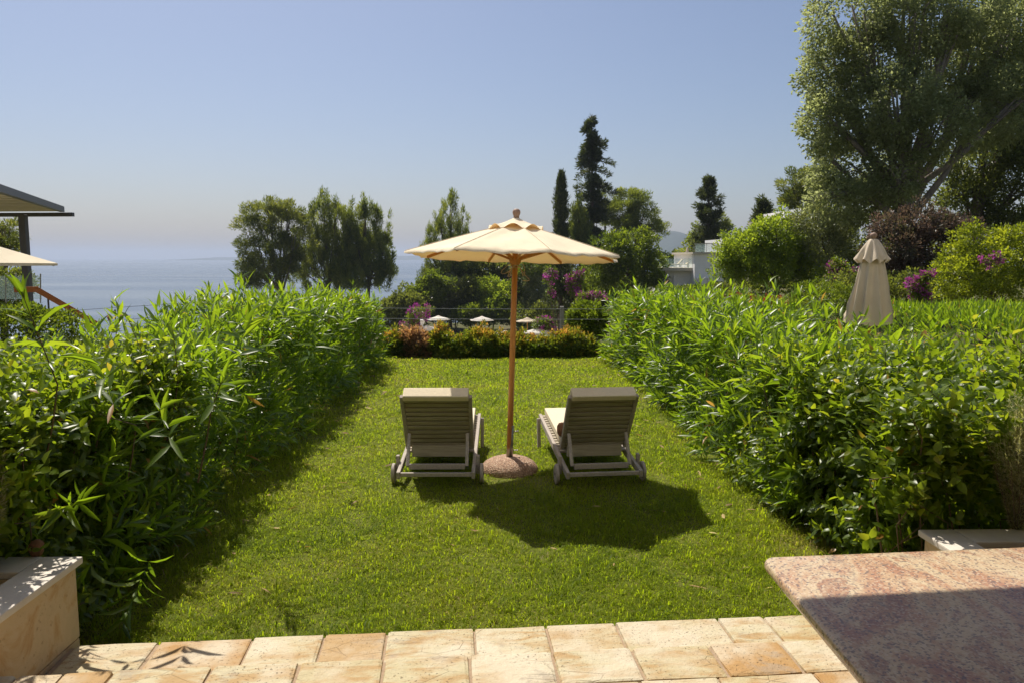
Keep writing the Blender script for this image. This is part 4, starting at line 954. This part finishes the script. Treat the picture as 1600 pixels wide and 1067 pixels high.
tube(bm, [Vector((.034 * math.cos(t), .034 * math.sin(t), 1.735 + .004 * t)) for t in np.linspace(0, 12.5, 40)], .0035, 5)
bm_obj('cord', bm, M['rope'], par)

# ------------------------------------------------------------------ deck chairs
def make_lounger(label, X, Y, rz):
    t = thing('deck_chair', label, 'deck chair', (X, Y, 0), rz, 'deck chairs on the lawn')
    gw, gr = M['greywood'], M['greyrail']
    def b1(nm, a, b, w, h, mat, par=t, bev=.004, up=(0, 0, 1)):
        bm = bmesh.new(); bar(bm, a, b, w, h, up, bev); return bm_obj(nm, bm, mat, par)
    P0, P1 = Vector((0, .33, .27)), Vector((0, -.035, .79)); ax = (P1 - P0); Lb = ax.length; axn = ax.normalized(); nb = Vector((1, 0, 0)).cross(axn)
    for s in (-1, 1):
        b1('side_rail', (s * .325, -.14, .125), (s * .325, 1.50, .31), .032, .062, gr)
        b1('backrest_stile', P0 + Vector((s * .297, 0, 0)) - axn * .02, P1 + Vector((s * .297, 0, 0)) + axn * .02, .034, .042, gr, up=nb)
        b1('prop', (s * .262, .015, .165), P0 + axn * .19 + Vector((s * .262, -.045, .0)), .03, .026, gr)
        b1('leg', (s * .358, 1.36, 0), (s * .358, 1.40, .31), .034, .05, gr, up=(0, 1, 0))
        b1('leg', (s * .358, .10, .08), (s * .358, .10, .245), .03, .05, gr, up=(0, 1, 0))
        bm = bmesh.new(); lathe(bm, [(0, -.014), (.075, -.016), (.09, -.011), (.09, .011), (.075, .016), (0, .014)], 28, Matrix.Translation((s * .392, .06, .09)) @ Matrix.Rotation(R(90), 4, 'Y')); wh = bm_obj('wheel', bm, gr, t)
        bm = bmesh.new(); tube(bm, [(s * .405, .06, .09), (s * .412, .06, .09)], .013, 10); bm_obj('hub', bm, M['darkmetal'], wh)
    b1('crossbar', (-.309, -.115, .128), (.309, -.115, .128), .028, .036, gr, up=(0, 0, 1))
    b1('prop_bar', (-.247, .012, .165), (.247, .012, .165), .024, .05, gr)
    b1('front_bar', (-.309, 1.48, .30), (.309, 1.48, .30), .03, .05, gr)
    n = 11; pitch = (Lb - .0) / n
    for k in range(n):
        c = P0 + axn * (pitch * (k + .5)) + nb * random.uniform(-.0015, .0015)
        w = pitch - .017 + (0.0 if k < n - 1 else .012)
        bm = bmesh.new(); bar(bm, c + Vector((-.279, 0, 0)), c + Vector((.279, 0, 0)), w, .016, nb, .002); bm_obj('slat', bm, gw, t)
    for k in range(15):
        y = .40 + k * .073; z = .125 + (y + .14) / 1.64 * .185 + .022
        bm = bmesh.new(); bar(bm, (-.308, y, z), (.308, y, z), .062, .016, (0, 0, 1), .002); bm_obj('slat', bm, gw, t)
    b1('seat_board', (-.255, .31, .235), (.255, .31, .235), .05, .11, gw)
    return t
def make_cushion(label, X, Y, rz):
    prof = []   # side profile (y, z): seat then back, 7 cm thick
    P0, P1 = Vector((0, .33, .27)), Vector((0, -.035, .79)); axn = (P1 - P0).normalized(); nb = Vector((1, 0, 0)).cross(axn); nb = nb if nb.y > 0 else -nb
    s0, s1 = Vector((0, .40, .232)), Vector((0, 1.46, .345))
    th = .065
    a = P0 + nb * .014 + axn * .03; top = P1 + axn * .048 + nb * .014
    loop = [s1, s1 + Vector((0, 0, th)), Vector((0, .47, .245 + th)), a + nb * th + axn * .05, top + nb * th, top - nb * .05 + axn * .004, top - nb * .052 - axn * .055, top - nb * .036 - axn * .055, top - nb * .034 - axn * .012, top - axn * .015, a, s0]
    loop[-1] = Vector((0, .42, .238))
    bm = bmesh.new(); L = []
    for sx in (-.285, .285): L.append([bm.verts.new((sx, p.y, p.z)) for p in loop])
    m = len(loop)
    for i in range(m): bm.faces.new((L[0][i], L[0][(i + 1) % m], L[1][(i + 1) % m], L[1][i]))
    bm.faces.new(L[0][::-1]); bm.faces.new(L[1])
    bmesh.ops.recalc_face_normals(bm, faces=bm.faces)
    bmesh.ops.bevel(bm, geom=list(bm.edges), offset=.009, segments=2, affect='EDGES', profile=.5)
    bmesh.ops.triangulate(bm, faces=[f_ for f_ in bm.faces if len(f_.verts) > 4])
    o = bm_obj('chair_cushion', bm, M['cushion'], None, False); o.location = (X, Y, 0); o.rotation_euler = (0, 0, rz)
    return tag(o, label, 'cushion', 'cushions on the deck chairs')
lx, ly, lr = -.552, 6.64, R(-.5)
rx_, ry_, rr_ = .905, 6.64, R(5.5)
make_lounger('slatted grey teak deck chair standing square on the left of the parasol base', lx, ly, lr)
make_lounger('slatted grey teak deck chair turned towards the pole, brown bolster on its seat', rx_, ry_, rr_)
make_cushion('cream cushion hooked over the left deck chair', lx, ly, lr)
make_cushion('cream cushion with a brown bolster lying on it', rx_, ry_, rr_)
bm = bmesh.new(); lathe(bm, [(0, -.20), (.04, -.2), (.062, -.185), (.068, -.16), (.068, .16), (.062, .185), (.04, .2), (0, .2)], 20, Matrix.Rotation(R(90), 4, 'Y'))
o = bm_obj('bolster', bm, M['brownfab'], None, True); mr = Matrix.Rotation(rr_, 4, 'Z'); o.location = Vector((rx_, ry_, 0)) + (mr @ Vector((-.11, .50, .39))); o.rotation_euler = (0, 0, rr_)
tag(o, 'brown round bolster pillow on the cream seat cushion', 'pillow')

# ------------------------------------------------------------------ fence at the end of the lawn
FY = 17.0
fn = thing('wire_fence', 'grey post and wire fence beyond the coppery bushes', 'fence', (0, FY, 0))
for px in (560, 878, 1010):
    c = at(px, 500, FY); bm = bmesh.new(); box(bm, (0, 0, .46), (.085, .085, .96), None, .008); o = bm_obj('post', bm, M['fence'], fn); o.location = (c.x, 0, -.02)
for py in (482, 498, 531):
    a, b = at(520, py - (1 if py < 500 else 0), FY), at(1020, py + 1, FY); bm = bmesh.new(); tube(bm, [(a.x, -.05, a.z), ((a.x + b.x) / 2, -.05, (a.z + b.z) / 2 - .015), (b.x, -.05, b.z)], .006, 6); bm_obj('wire', bm, M['wire'], fn)

# ------------------------------------------------------------------ pool parasols, urns
def small_parasol(label, px, py, d, r, closed=False, tone='canvas_far', zbase=None):
    c = at(px, py, d); z0 = TZ(c.x, c.y) if zbase is None else zbase
    t = thing('pool_parasol', label, 'parasol', (c.x, c.y, z0), random.uniform(0, .7), 'parasols round the pool'); h = c.z - z0
    me = canopy_mesh(r, h - .27 * r, h, sag=.03, seg=4, rings=4, r_in=.03, hang=.05, wr=0); mesh_obj('canopy', me, M[tone], t)
    bm = bmesh.new(); tube(bm, [(0, 0, 0), (0, 0, h + .06)], .03, 8); bm_obj('pole', bm, M['teak'], t)
    bm = bmesh.new(); lathe(bm, [(.26 * r, h - .055 * r), (.12 * r, h), (0, h + .05)], 8); bm_obj('vent_flap', bm, M[tone], t)
    bm = bmesh.new(); lathe(bm, [(.25, 0), (.25, .06), (.04, .12), (0, .12)], 12); bm_obj('base', bm, M['rock'], t)
small_parasol('white pool parasol leftmost in the upper row, above the pink bush', 685, 494, 66, 1.02)
small_parasol('white pool parasol halfway between the pink bush and the teak pole', 753, 495, 66, 1.06)
small_parasol('beige wrinkled pool parasol just right of the teak pole', 824, 497, 65, 1.0, tone='canvas')
small_parasol('low white pool parasol half hidden by pink twigs', 667, 509, 60, .95)
small_parasol('low white pool parasol behind the coppery bushes right of the pole', 840, 513, 60, 1.2)
small_parasol('low white pool parasol glimpsed between coppery bushes left of the pole', 790, 517, 60, .9)
for px, py, lb in ((659, 500, 'white urn beside the pink bougainvillea near the pool'), (846, 508, 'white urn beside the faded bougainvillea near the pool')):
    c = at(px, py, 62); z0 = -6.2; bm = bmesh.new(); h = c.z - z0
    lathe(bm, [(.22, 0), (.22, h - .62), (.26, h - .6), (.26, h - .54), (.12, h - .5), (.1, h - .42), (.22, h - .25), (.27, h - .05), (.3, h), (.22, h - .02), (0, h - .1)], 14)
    o = bm_obj('garden_urn', bm, M['white'], None, True); o.location = (c.x, c.y, z0); tag(o, lb, 'urn', 'urns by the pool')

# ------------------------------------------------------------------ closed parasol in the next garden
def closed_parasol():
    d = 10.3; tp = at(1365, 364, d); bt = at(1365, 506, d)
    t = thing('closed_parasol', 'closed beige parasol hanging in folds beyond the right hedge', 'parasol', (tp.x, tp.y, 0))
    def skirt(z0, z1, r0, r1, n, amp, ph, seed, rings=14, flare=1.0, lift=0.0):
        V, T = [], []; na = 96
        for j in range(rings + 1):
            q = j / rings; r = r0 + (r1 - r0) * q ** flare
            for i in range(na):
                a = 2 * math.pi * i / na
                fo = math.sin(n * a + ph + .9 * math.sin(2 * a + seed) + .5 * q * math.sin(3 * a + 2 * q)); fo = 1 - 2 * abs(fo) ** .7 if n < 8 else fo; rr = r * (1 + amp * (.35 + .65 * q) * fo + .05 * math.sin(3 * a + 5 * q + seed))
                z = z0 + (z1 - z0) * q + lift * q ** 3 * fo
                V.append((rr * math.cos(a), rr * math.sin(a) * .85, z))
        for j in range(rings):
            for i in range(na):
                a, b, c, e = j * na + i, j * na + (i + 1) % na, (j + 1) * na + (i + 1) % na, (j + 1) * na + i; T += [(a, e, c), (a, c, b)]
        return np_mesh('canopy', np.array(V), np.array(T))
    c = mesh_obj('canopy', skirt(tp.z - .12, bt.z, .07, .275, 6, .27, .4, 1.2, 22, .72, .02), M['canvas'], t)
    mesh_obj('vent_flap', skirt(tp.z - .085, tp.z - .38, .045, .21, 10, .14, 1.0, 2.2, 12, .75, .03), M['canvas'], c)
    bm = bmesh.new(); lathe(bm, [(0, .0), (.03, 0), (.028, .02), (.04, .04), (.046, .06), (.04, .085), (.02, .098), (0, .1)], 18); o = bm_obj('finial', bm, M['ball'], t, True); o.location = (0, 0, tp.z - .1)
    bm = bmesh.new(); tube(bm, [(0, 0, 0), (0, 0, tp.z - .09)], .026, 12); bm_obj('pole', bm, M['teak'], t, True)
    bm = bmesh.new(); lathe(bm, [(.27, 0), (.25, .06), (.15, .12), (.03, .13), (0, .13)], 20); bm_obj('base', bm, M['pebble'], t, True)
closed_parasol()
# low deck chair in the next garden, glimpsed through the shrub
c = at(1560, 580, 8.2); t = thing('neighbour_deck_chair', 'pale low bench glimpsed through the oval leaved shrub', 'deckchair', (c.x, c.y, 0), R(4))
bm = bmesh.new(); box(bm, (0, 0, c.z), (1.6, .5, .06), None, .01); bm_obj('seat', bm, M['cushion'], t)
for s in (-.7, .7):
    for q in (-.2, .2): bm = bmesh.new(); box(bm, (s, q, (c.z - .032) / 2), (.06, .06, c.z - .032)); bm_obj('leg', bm, M['greyrail'], t)

# ------------------------------------------------------------------ white house, roof terrace
def white_house():
    d = 60; t = thing('white_house', 'white flat roofed house with glass railed roof terrace', 'house', (at(1085, 450, d).x, d, 0))
    o0 = t.location.copy()
    def bx_(nm, x0, x1, y0, y1, d0, d1, mat, par=t, bev=0):
        a, b = at(x0, y1, d0), at(x1, y0, d0); bm = bmesh.new(); box(bm, ((a.x + b.x) / 2, (d0 + d1) / 2, (a.z + b.z) / 2), (b.x - a.x, d1 - d0, b.z - a.z), Matrix.Translation(-o0), bev); return bm_obj(nm, bm, mat, par)
    bx_('wall', 1032, 1092, 424, 472, 60.5, 64, M['white'])
    bx_('roof_slab', 1030, 1086, 419, 423.8, 59.6, 66, M['offwhite'])
    bx_('wall', 1084, 1132, 398, 472, 59.0, 66, M['white'])
    bx_('roof_slab', 1082.5, 1134, 394.5, 397.9, 58.8, 66, M['offwhite'])
    bx_('wall', 1131, 1165, 374, 394.2, 64, 70, M['white'])
    bx_('pillar', 1051.5, 1054.5, 432, 472, 60.2, 60.42, M['white'])
    for x in (1090.5, 1106):
        bx_('window_surround', x, x + 7.5, 436, 455, 58.75, 58.98, M['white']); bx_('window', x + 1.2, x + 5.2, 441, 452, 58.70, 58.745, M['darkmetal'])
        bx_('shelf', x - .5, x + 8, 434.6, 435.9, 58.6, 58.98, M['white'])
    for a, b in ((1033, 1050.5), (1051, 1068), (1068.5, 1083)): bx_('glass_panel', a, b, 404.5, 418.8, 59.9, 59.95, M['glass'])
    for a, b in ((1086, 1104), (1104.6, 1122)): bx_('glass_panel', a, b, 381.5, 394.3, 59.2, 59.25, M['glass'])
    bx_('handrail', 1086, 1122, 380.4, 381.4, 59.15, 59.3, M['fence'])
    for x in (1086, 1103.8, 1121.5): bx_('rail_post', x, x + .7, 381.45, 394.3, 59.13, 59.19, M['fence'])
    # lamp on the lower wall
    # upper wing between trees
white_house()
t = thing('white_villa', 'white upper villa wall with glass rail behind trees', 'house', (at(1290, 350, 42).x, 42, 0)); o0 = t.location.copy()
for nm, x0, x1, y0, y1, d0, d1, mt in (('wall', 1249, 1345, 326, 400, 42, 48, 'white'), ('roof_slab', 1222, 1248.8, 341, 346, 42.2, 48, 'offwhite'), ('glass_panel', 1225, 1236, 328, 340.8, 42.3, 42.34, 'glass'), ('glass_panel', 1236.6, 1248, 328, 340.8, 42.3, 42.34, 'glass'), ('wall', 1224, 1248.6, 346.2, 400, 42.6, 48, 'white')):
    a, b = at(x0, y1, d0), at(x1, y0, d0); bm = bmesh.new(); box(bm, ((a.x + b.x) / 2, (d0 + d1) / 2, (a.z + b.z) / 2), (b.x - a.x, d1 - d0, b.z - a.z), Matrix.Translation(-o0)); bm_obj(nm, bm, M[mt], t)
def roof_lounger(px, lb):
    c = at(px, 418.4, 61.2); t = thing('roof_lounger', lb, 'sun lounger', (c.x, c.y, c.z), 0, 'loungers on the roof terrace')
    bm = bmesh.new(); box(bm, (-.35, 0, .24), (.95, .55, .06)); bm_obj('seat', bm, M['cushion'], t)
    bm = bmesh.new(); bar(bm, (.1, 0, .25), (.46, 0, .66), .55, .05, (-1, 0, 1)); bm_obj('backrest', bm, M['cushion'], t)
    for x in (-.75, .3):
        for y in (-.22, .22): bm = bmesh.new(); box(bm, (x, y, .10), (.05, .05, .20)); bm_obj('leg', bm, M['greyrail'], t)
roof_lounger(1057, 'pale lounger on the roof terrace farther from the white block')
roof_lounger(1070, 'pale lounger on the roof terrace touching the white block')
c = at(1074, 387, 62.5); z0 = at(1074, 418.5, 61.2).z; t = thing('roof_parasol', 'tiny closed beige parasol on the roof terrace', 'parasol', (c.x, c.y, z0)); h = c.z - z0
bm = bmesh.new(); lathe(bm, [(0, h), (.06, h - .05), (.14, h - .4), (.2, h - .85), (.1, h - .84)], 12); bm_obj('canopy', bm, M['canvas'], t, True)
bm = bmesh.new(); tube(bm, [(0, 0, 0), (0, 0, h - .02)], .03, 8); bm_obj('pole', bm, M['teak'], t)
for px, lb in ((1042, 'slim garden lamp before the shaded house wall'), (1136, 'thin dark lamp post beside the house corner')):
    c = at(px, 433, 55); z0 = TZ(c.x, c.y); t = thing('garden_lamp', lb, 'lamp', (c.x, c.y, z0)); bm = bmesh.new(); tube(bm, [(0, 0, 0), (0, 0, c.z - z0)], .03, 8); bm_obj('post', bm, M['darkmetal'], t)
    bm = bmesh.new(); lathe(bm, [(0, 0), (.08, .02), (.1, .1), (.06, .17), (0, .19)], 12); o = bm_obj('globe', bm, M['white'], t, True); o.location = (.05, 0, c.z - z0 - .02)

# ------------------------------------------------------------------ left: pergola, square parasol, balustrade, stair rail
def pergola():
    d = 18; pc = at(40, 400, d); t = thing('pergola', 'grey steel pergola with pale louvred roof', 'pergola', (pc.x, pc.y, 0)); o0 = t.location.copy()
    zt = at(85, 326, d).z
    bm = bmesh.new(); box(bm, (0, 0, (zt - .14 - 1.0) / 2), (.15, .15, zt - .14 + 1.0), None, .01); bm_obj('post', bm, M['darkmetal'], t)
    # roof frame: far corner near the post, running to the left and towards the viewer
    A = at(97, 328, d + .4); A.z = zt
    dirv = (at(0, 293, 15.0)); dirv.z = zt; e = ground(0, 293, zt) if False else None
    dd = ray(0, 293); B = EYE + dd * ((zt + .03 - EYE.z) / dd.z); B.z = zt
    B = A + (B - A) * 1.25
    bm = bmesh.new(); bar(bm, A - o0, B - o0, .1, .13); bm_obj('fascia', bm, M['darkmetal'], t)
    lw = Vector((-1, .10, 0)).normalized()
    C = A + lw * 5.0; D_ = B + lw * 5.0
    bm = bmesh.new(); bar(bm, A - o0 + Vector((.25, 0, -.12)), C - o0 + Vector((0, 0, -.12)), .1, .09); bm_obj('beam', bm, M['darkmetal'], t)
    n = 16
    for k in range(n):
        f_ = (k + .5) / n; a = A + (B - A) * f_ + lw * .06; b = C + (D_ - C) * f_
        bm = bmesh.new(); bar(bm, a - o0 + Vector((0, 0, -.02)), b - o0 + Vector((0, 0, -.02)), (B - A).length / n * .62, .06); bm_obj('slat', bm, M['slat'], t)
    bm = bmesh.new(); bar(bm, A - o0 + Vector((0, 0, .05)) + lw * .06, A - o0 + Vector((0, 0, .05)) + lw * 5, .08, .05); bm_obj('trim', bm, M['darkmetal'], t)
pergola()
def square_parasol():
    d = 12; co = at(90, 412, d); r = 1.9; c = Vector((co.x - r, d, 0)); zr = co.z
    t = thing('square_parasol', 'large cream parasol whose corner pokes in beside the pergola', 'parasol', c)
    bm = bmesh.new(); ap = bm.verts.new((0, 0, zr + .62)); n = 4
    rim = []; low = []
    for k in range(n):
        a0, a1 = R(0) + k * math.pi / 2, (k + 1) * math.pi / 2
        for s in range(6):
            f_ = s / 6; x = r * (math.cos(a0) * (1 - f_) + math.cos(a1) * f_); y = r * (math.sin(a0) * (1 - f_) + math.sin(a1) * f_); rim.append(bm.verts.new((x, y, zr + .015 * math.sin(math.pi * f_)))); low.append(bm.verts.new((x, y, zr - .035)))
    m = len(rim); midr = [bm.verts.new((v_.co.x * .5, v_.co.y * .5, zr + .62 * .5 - .03)) for v_ in rim]
    for i in range(m):
        j = (i + 1) % m; bm.faces.new((rim[i], rim[j], midr[j], midr[i])); bm.faces.new((midr[i], midr[j], ap)); bm.faces.new((low[i], low[j], rim[j], rim[i]))
    bm_obj('canopy', bm, M['canopy'], t, False)
    bm = bmesh.new(); tube(bm, [(0, 0, -.5), (0, 0, zr + .7)], .035, 12); bm_obj('pole', bm, M['darkmetal'], t)
    for k in range(4):
        a = k * math.pi / 2; bm = bmesh.new(); bar(bm, (0, 0, zr + .56), (r * .97 * math.cos(a), r * .97 * math.sin(a), zr - .03), .025, .03); bm_obj('rib', bm, M['darkmetal'], t)
square_parasol()
t = thing('glass_balustrade', 'glass balustrade at the head of the stairs', 'balustrade', (at(30, 450, 19).x, 19, 0)); o0 = t.location.copy()
for x0, x1 in ((-40, 8.5), (10, 24.5), (25.5, 63)):
    a, b = at(x0, 468, 19), at(x1, 431.5, 19); bm = bmesh.new(); box(bm, ((a.x + b.x) / 2, 19, (a.z + b.z) / 2), (b.x - a.x, .015, b.z - a.z), Matrix.Translation(-o0)); bm_obj('glass_panel', bm, M['glass'], t)
for x0 in (9.2, 25, 63.3):
    a, b = at(x0, 474, 19), at(x0, 428, 19); bm = bmesh.new(); tube(bm, [a - o0, b - o0], .016, 8); bm_obj('post', bm, M['wire'], t)
t = thing('stair_rail', 'orange brown wooden handrail sloping down beside the clipped hedge', 'handrail', at(58, 450, 17)); o0 = t.location.copy()
bm = bmesh.new(); bar(bm, at(24, 453, 17.0) - o0, at(58, 452.5, 17.0) - o0, .10, .12); bm_obj('level_rail', bm, M['orange'], t)
bm = bmesh.new(); bar(bm, at(56, 452, 17.0) - o0, at(150, 506, 17.6) - o0, .10, .12); bm_obj('sloping_rail', bm, M['orange'], t)
for px, py in ((36, 455), (75, 465), (110, 486), (140, 502)):
    a = at(px, py, 17.2) - o0; bm = bmesh.new(); tube(bm, [a, a - Vector((0, 0, 1.1))], .02, 8); bm_obj('baluster', bm, M['darkmetal'], t)
c = at(181, 508, 40); z0 = TZ(c.x, c.y); t = thing('lamp_post', 'small street lamp with two reddish lanterns above the left hedge', 'street lamp', (c.x, c.y, z0)); h = at(181, 490, 40).z - z0
bm = bmesh.new(); tube(bm, [(0, 0, 0), (0, 0, h)], [.05, .03], 10); bm_obj('post', bm, M['darkmetal'], t)
for s in (-1, 1):
    bm = bmesh.new(); tube(bm, [(0, 0, h - .45), (s * .15, 0, h - .5), (s * .3, 0, h - .38)], .018, 8); arm = bm_obj('arm', bm, M['darkmetal'], t)
    bm = bmesh.new(); lathe(bm, [(0, 0), (.07, .01), (.13, .2), (.15, .21), (.06, .3), (0, .36)], 8); ln = bm_obj('lantern', bm, M['lantern'], t); ln.location = (s * .3, 0, h - .38)
bm = bmesh.new(); lathe(bm, [(0, 0), (.05, .02), (.07, .12), (.02, .2), (0, .24)], 8); o = bm_obj('finial', bm, M['darkmetal'], t); o.location = (0, 0, h)
for a, b, lb in (((100, 486.5, 38), (470, 459, 60), 'upper thin cable strung across the sea view'), ((150, 503, 38), (470, 476, 60), 'lower thin cable strung across the sea view')):
    p, q = at(*a), at(*b); bm = bmesh.new(); mid = (p + q) / 2 - Vector((0, 0, .06)); tube(bm, [p, mid, q], .011, 5); tag(bm_obj('cable', bm, M['darkmetal']), lb, 'cable', 'cables across the sea view')

# ------------------------------------------------------------------ grass
def grass():
    g = np.random.default_rng(77); Ps = []
    for (ya, yb, den) in ((3.5, 5.5, 14000), (5.5, 7.5, 9500), (7.5, 10, 5600), (10, 16.6, 3200)):
        xa, xb = -2.75, 2.6; n = int((yb - ya) * (xb - xa) * den); Ps.append(np.stack([g.uniform(xa, xb, n), g.uniform(ya, yb, n)], -1))
    P = np.concatenate(Ps); 
    P = P[((P[:, 0] - p0.x) * Vv.x + (P[:, 1] - p0.y) * Vv.y) > .0]
    # thinner in worn spots, thicker in tufts
    cl = np.sin(P[:, 0] * 5.1 + 1.3 * np.sin(P[:, 1] * 3.7)) * np.sin(P[:, 1] * 4.3 + np.sin(P[:, 0] * 6.1)) 
    cl2 = np.sin(P[:, 0] * 17 + 2 * np.sin(P[:, 1] * 13)) * np.sin(P[:, 1] * 19 + np.sin(P[:, 0] * 23))
    edge = np.clip((np.abs(P[:, 0] + .08) - 1.75) / .5, 0, 1)
    keep = g.random(len(P)) < np.clip(.82 + .22 * cl + .2 * cl2 - .45 * edge * (P[:, 1] < 12), .2, 1)
    wear = sum(np.exp(-((P[:, 0] - a) ** 2 / .10 + (P[:, 1] - b) ** 2 / .06)) for a, b in ((-.95, 6.62), (-.16, 6.62), (.5, 6.68), (1.3, 6.75), (-.5, 6.3), (.95, 6.3), (.1, 6.85), (-1.5, 9.4), (1.2, 10.6), (.3, 5.0)))
    keep &= g.random(len(P)) > .55 * wear
    keep &= np.hypot(P[:, 0] - bx.x, P[:, 1] - bx.y) > .27
    P = P[keep]; cl = cl[keep]; cl2 = cl2[keep]; edge = edge[keep]; n = len(P)
    dist = P[:, 1]; h = g.uniform(.014, .046, n) * (1 + .3 * cl + .3 * cl2) * (1 + .5 * np.clip(g.normal(-1.1, 1, n), 0, 2)) * (1 + .4 * edge)
    w = np.interp(dist, [4, 7, 10, 16], [.0036, .0046, .0068, .0105]) * g.uniform(.7, 1.3, n)
    big = g.random(n) < .07; w = np.where(big, w * 1.9, w); h = np.where(big, h * 1.55, h)
    ph = g.uniform(0, 2 * np.pi, n); ln = g.uniform(.3, 2.2, n)
    bend = np.stack([np.cos(ph), np.sin(ph)], -1) * ln[:, None]
    sd_ = np.stack([-np.sin(ph), np.cos(ph)], -1)
    z = np.zeros(n)
    def st(xy, zz): return np.concatenate([xy, zz[:, None]], -1)
    b0 = P - sd_ * w[:, None] / 2; b1 = P + sd_ * w[:, None] / 2
    m0 = P + bend * (h * .3)[:, None] - sd_ * w[:, None] * .42; m1 = P + bend * (h * .3)[:, None] + sd_ * w[:, None] * .42; tp_ = P + bend * h[:, None]
    V = np.stack([st(b0, z), st(b1, z), st(m0, h * (.66 - .1 * ln)), st(m1, h * (.66 - .1 * ln)), st(tp_, h * np.maximum(.12, 1.05 - .45 * ln))], 1).reshape(-1, 3)
    T = (np.arange(n)[:, None, None] * 5 + np.array([[0, 1, 3], [0, 3, 2], [2, 3, 4]])[None]).reshape(-1, 3)
    tone = np.clip(g.normal(.5, .13, n) - .25 * big + (g.random(n) < .06) * .45 + .12 * edge + .16 * np.clip(np.sin(P[:, 0] * 2.3 + 1.7 * np.sin(P[:, 1] * 1.9)) * np.sin(P[:, 1] * 2.1 + np.sin(P[:, 0] * 2.9)), -.5, 1), 0, 1)
    o = mesh_obj('grass', np_mesh('grass', V, T, np.repeat(tone, 5)), M['grass']); tag(o, 'short yellow green lawn grass', 'grass', kind='stuff')
grass()
g = np.random.default_rng(5)
n = 260; fx = np.where(g.random(n) < .7, np.where(g.random(n) < .5, -2.0, 1.9) + g.normal(0, .32, n), g.uniform(-2, 2, n)); fy = g.uniform(4.3, 15, n)
ph = g.uniform(0, 6.28, n); fd = np.stack([np.cos(ph), np.sin(ph), g.normal(0, .15, n)], -1)
V, T = leaf8(np.stack([fx, fy, g.uniform(.02, .045, n)], -1), fd, unit(np.stack([g.normal(0, .3, n), g.normal(0, .3, n), np.ones(n)], -1)), g.uniform(.05, .12, n), g.uniform(.012, .03, n), g.uniform(-.3, .4, n))
M['dead'] = leaf_mat('fallen_leaf', [(0, (.16, .09, .04)), (.5, (.30, .19, .07)), (1, (.42, .34, .12))], trans=.15, rough=.7)
tag(mesh_obj('fallen_leaves', np_mesh('fallen_leaves', V, T, np.repeat(g.random(n), 8)), M['dead']), 'dry leaves fallen on the lawn', 'leaves', kind='stuff')
print('tris', sum(len(o.data.polygons) for o in COL.objects if o.type == 'MESH'), 'objects', len(COL.objects))
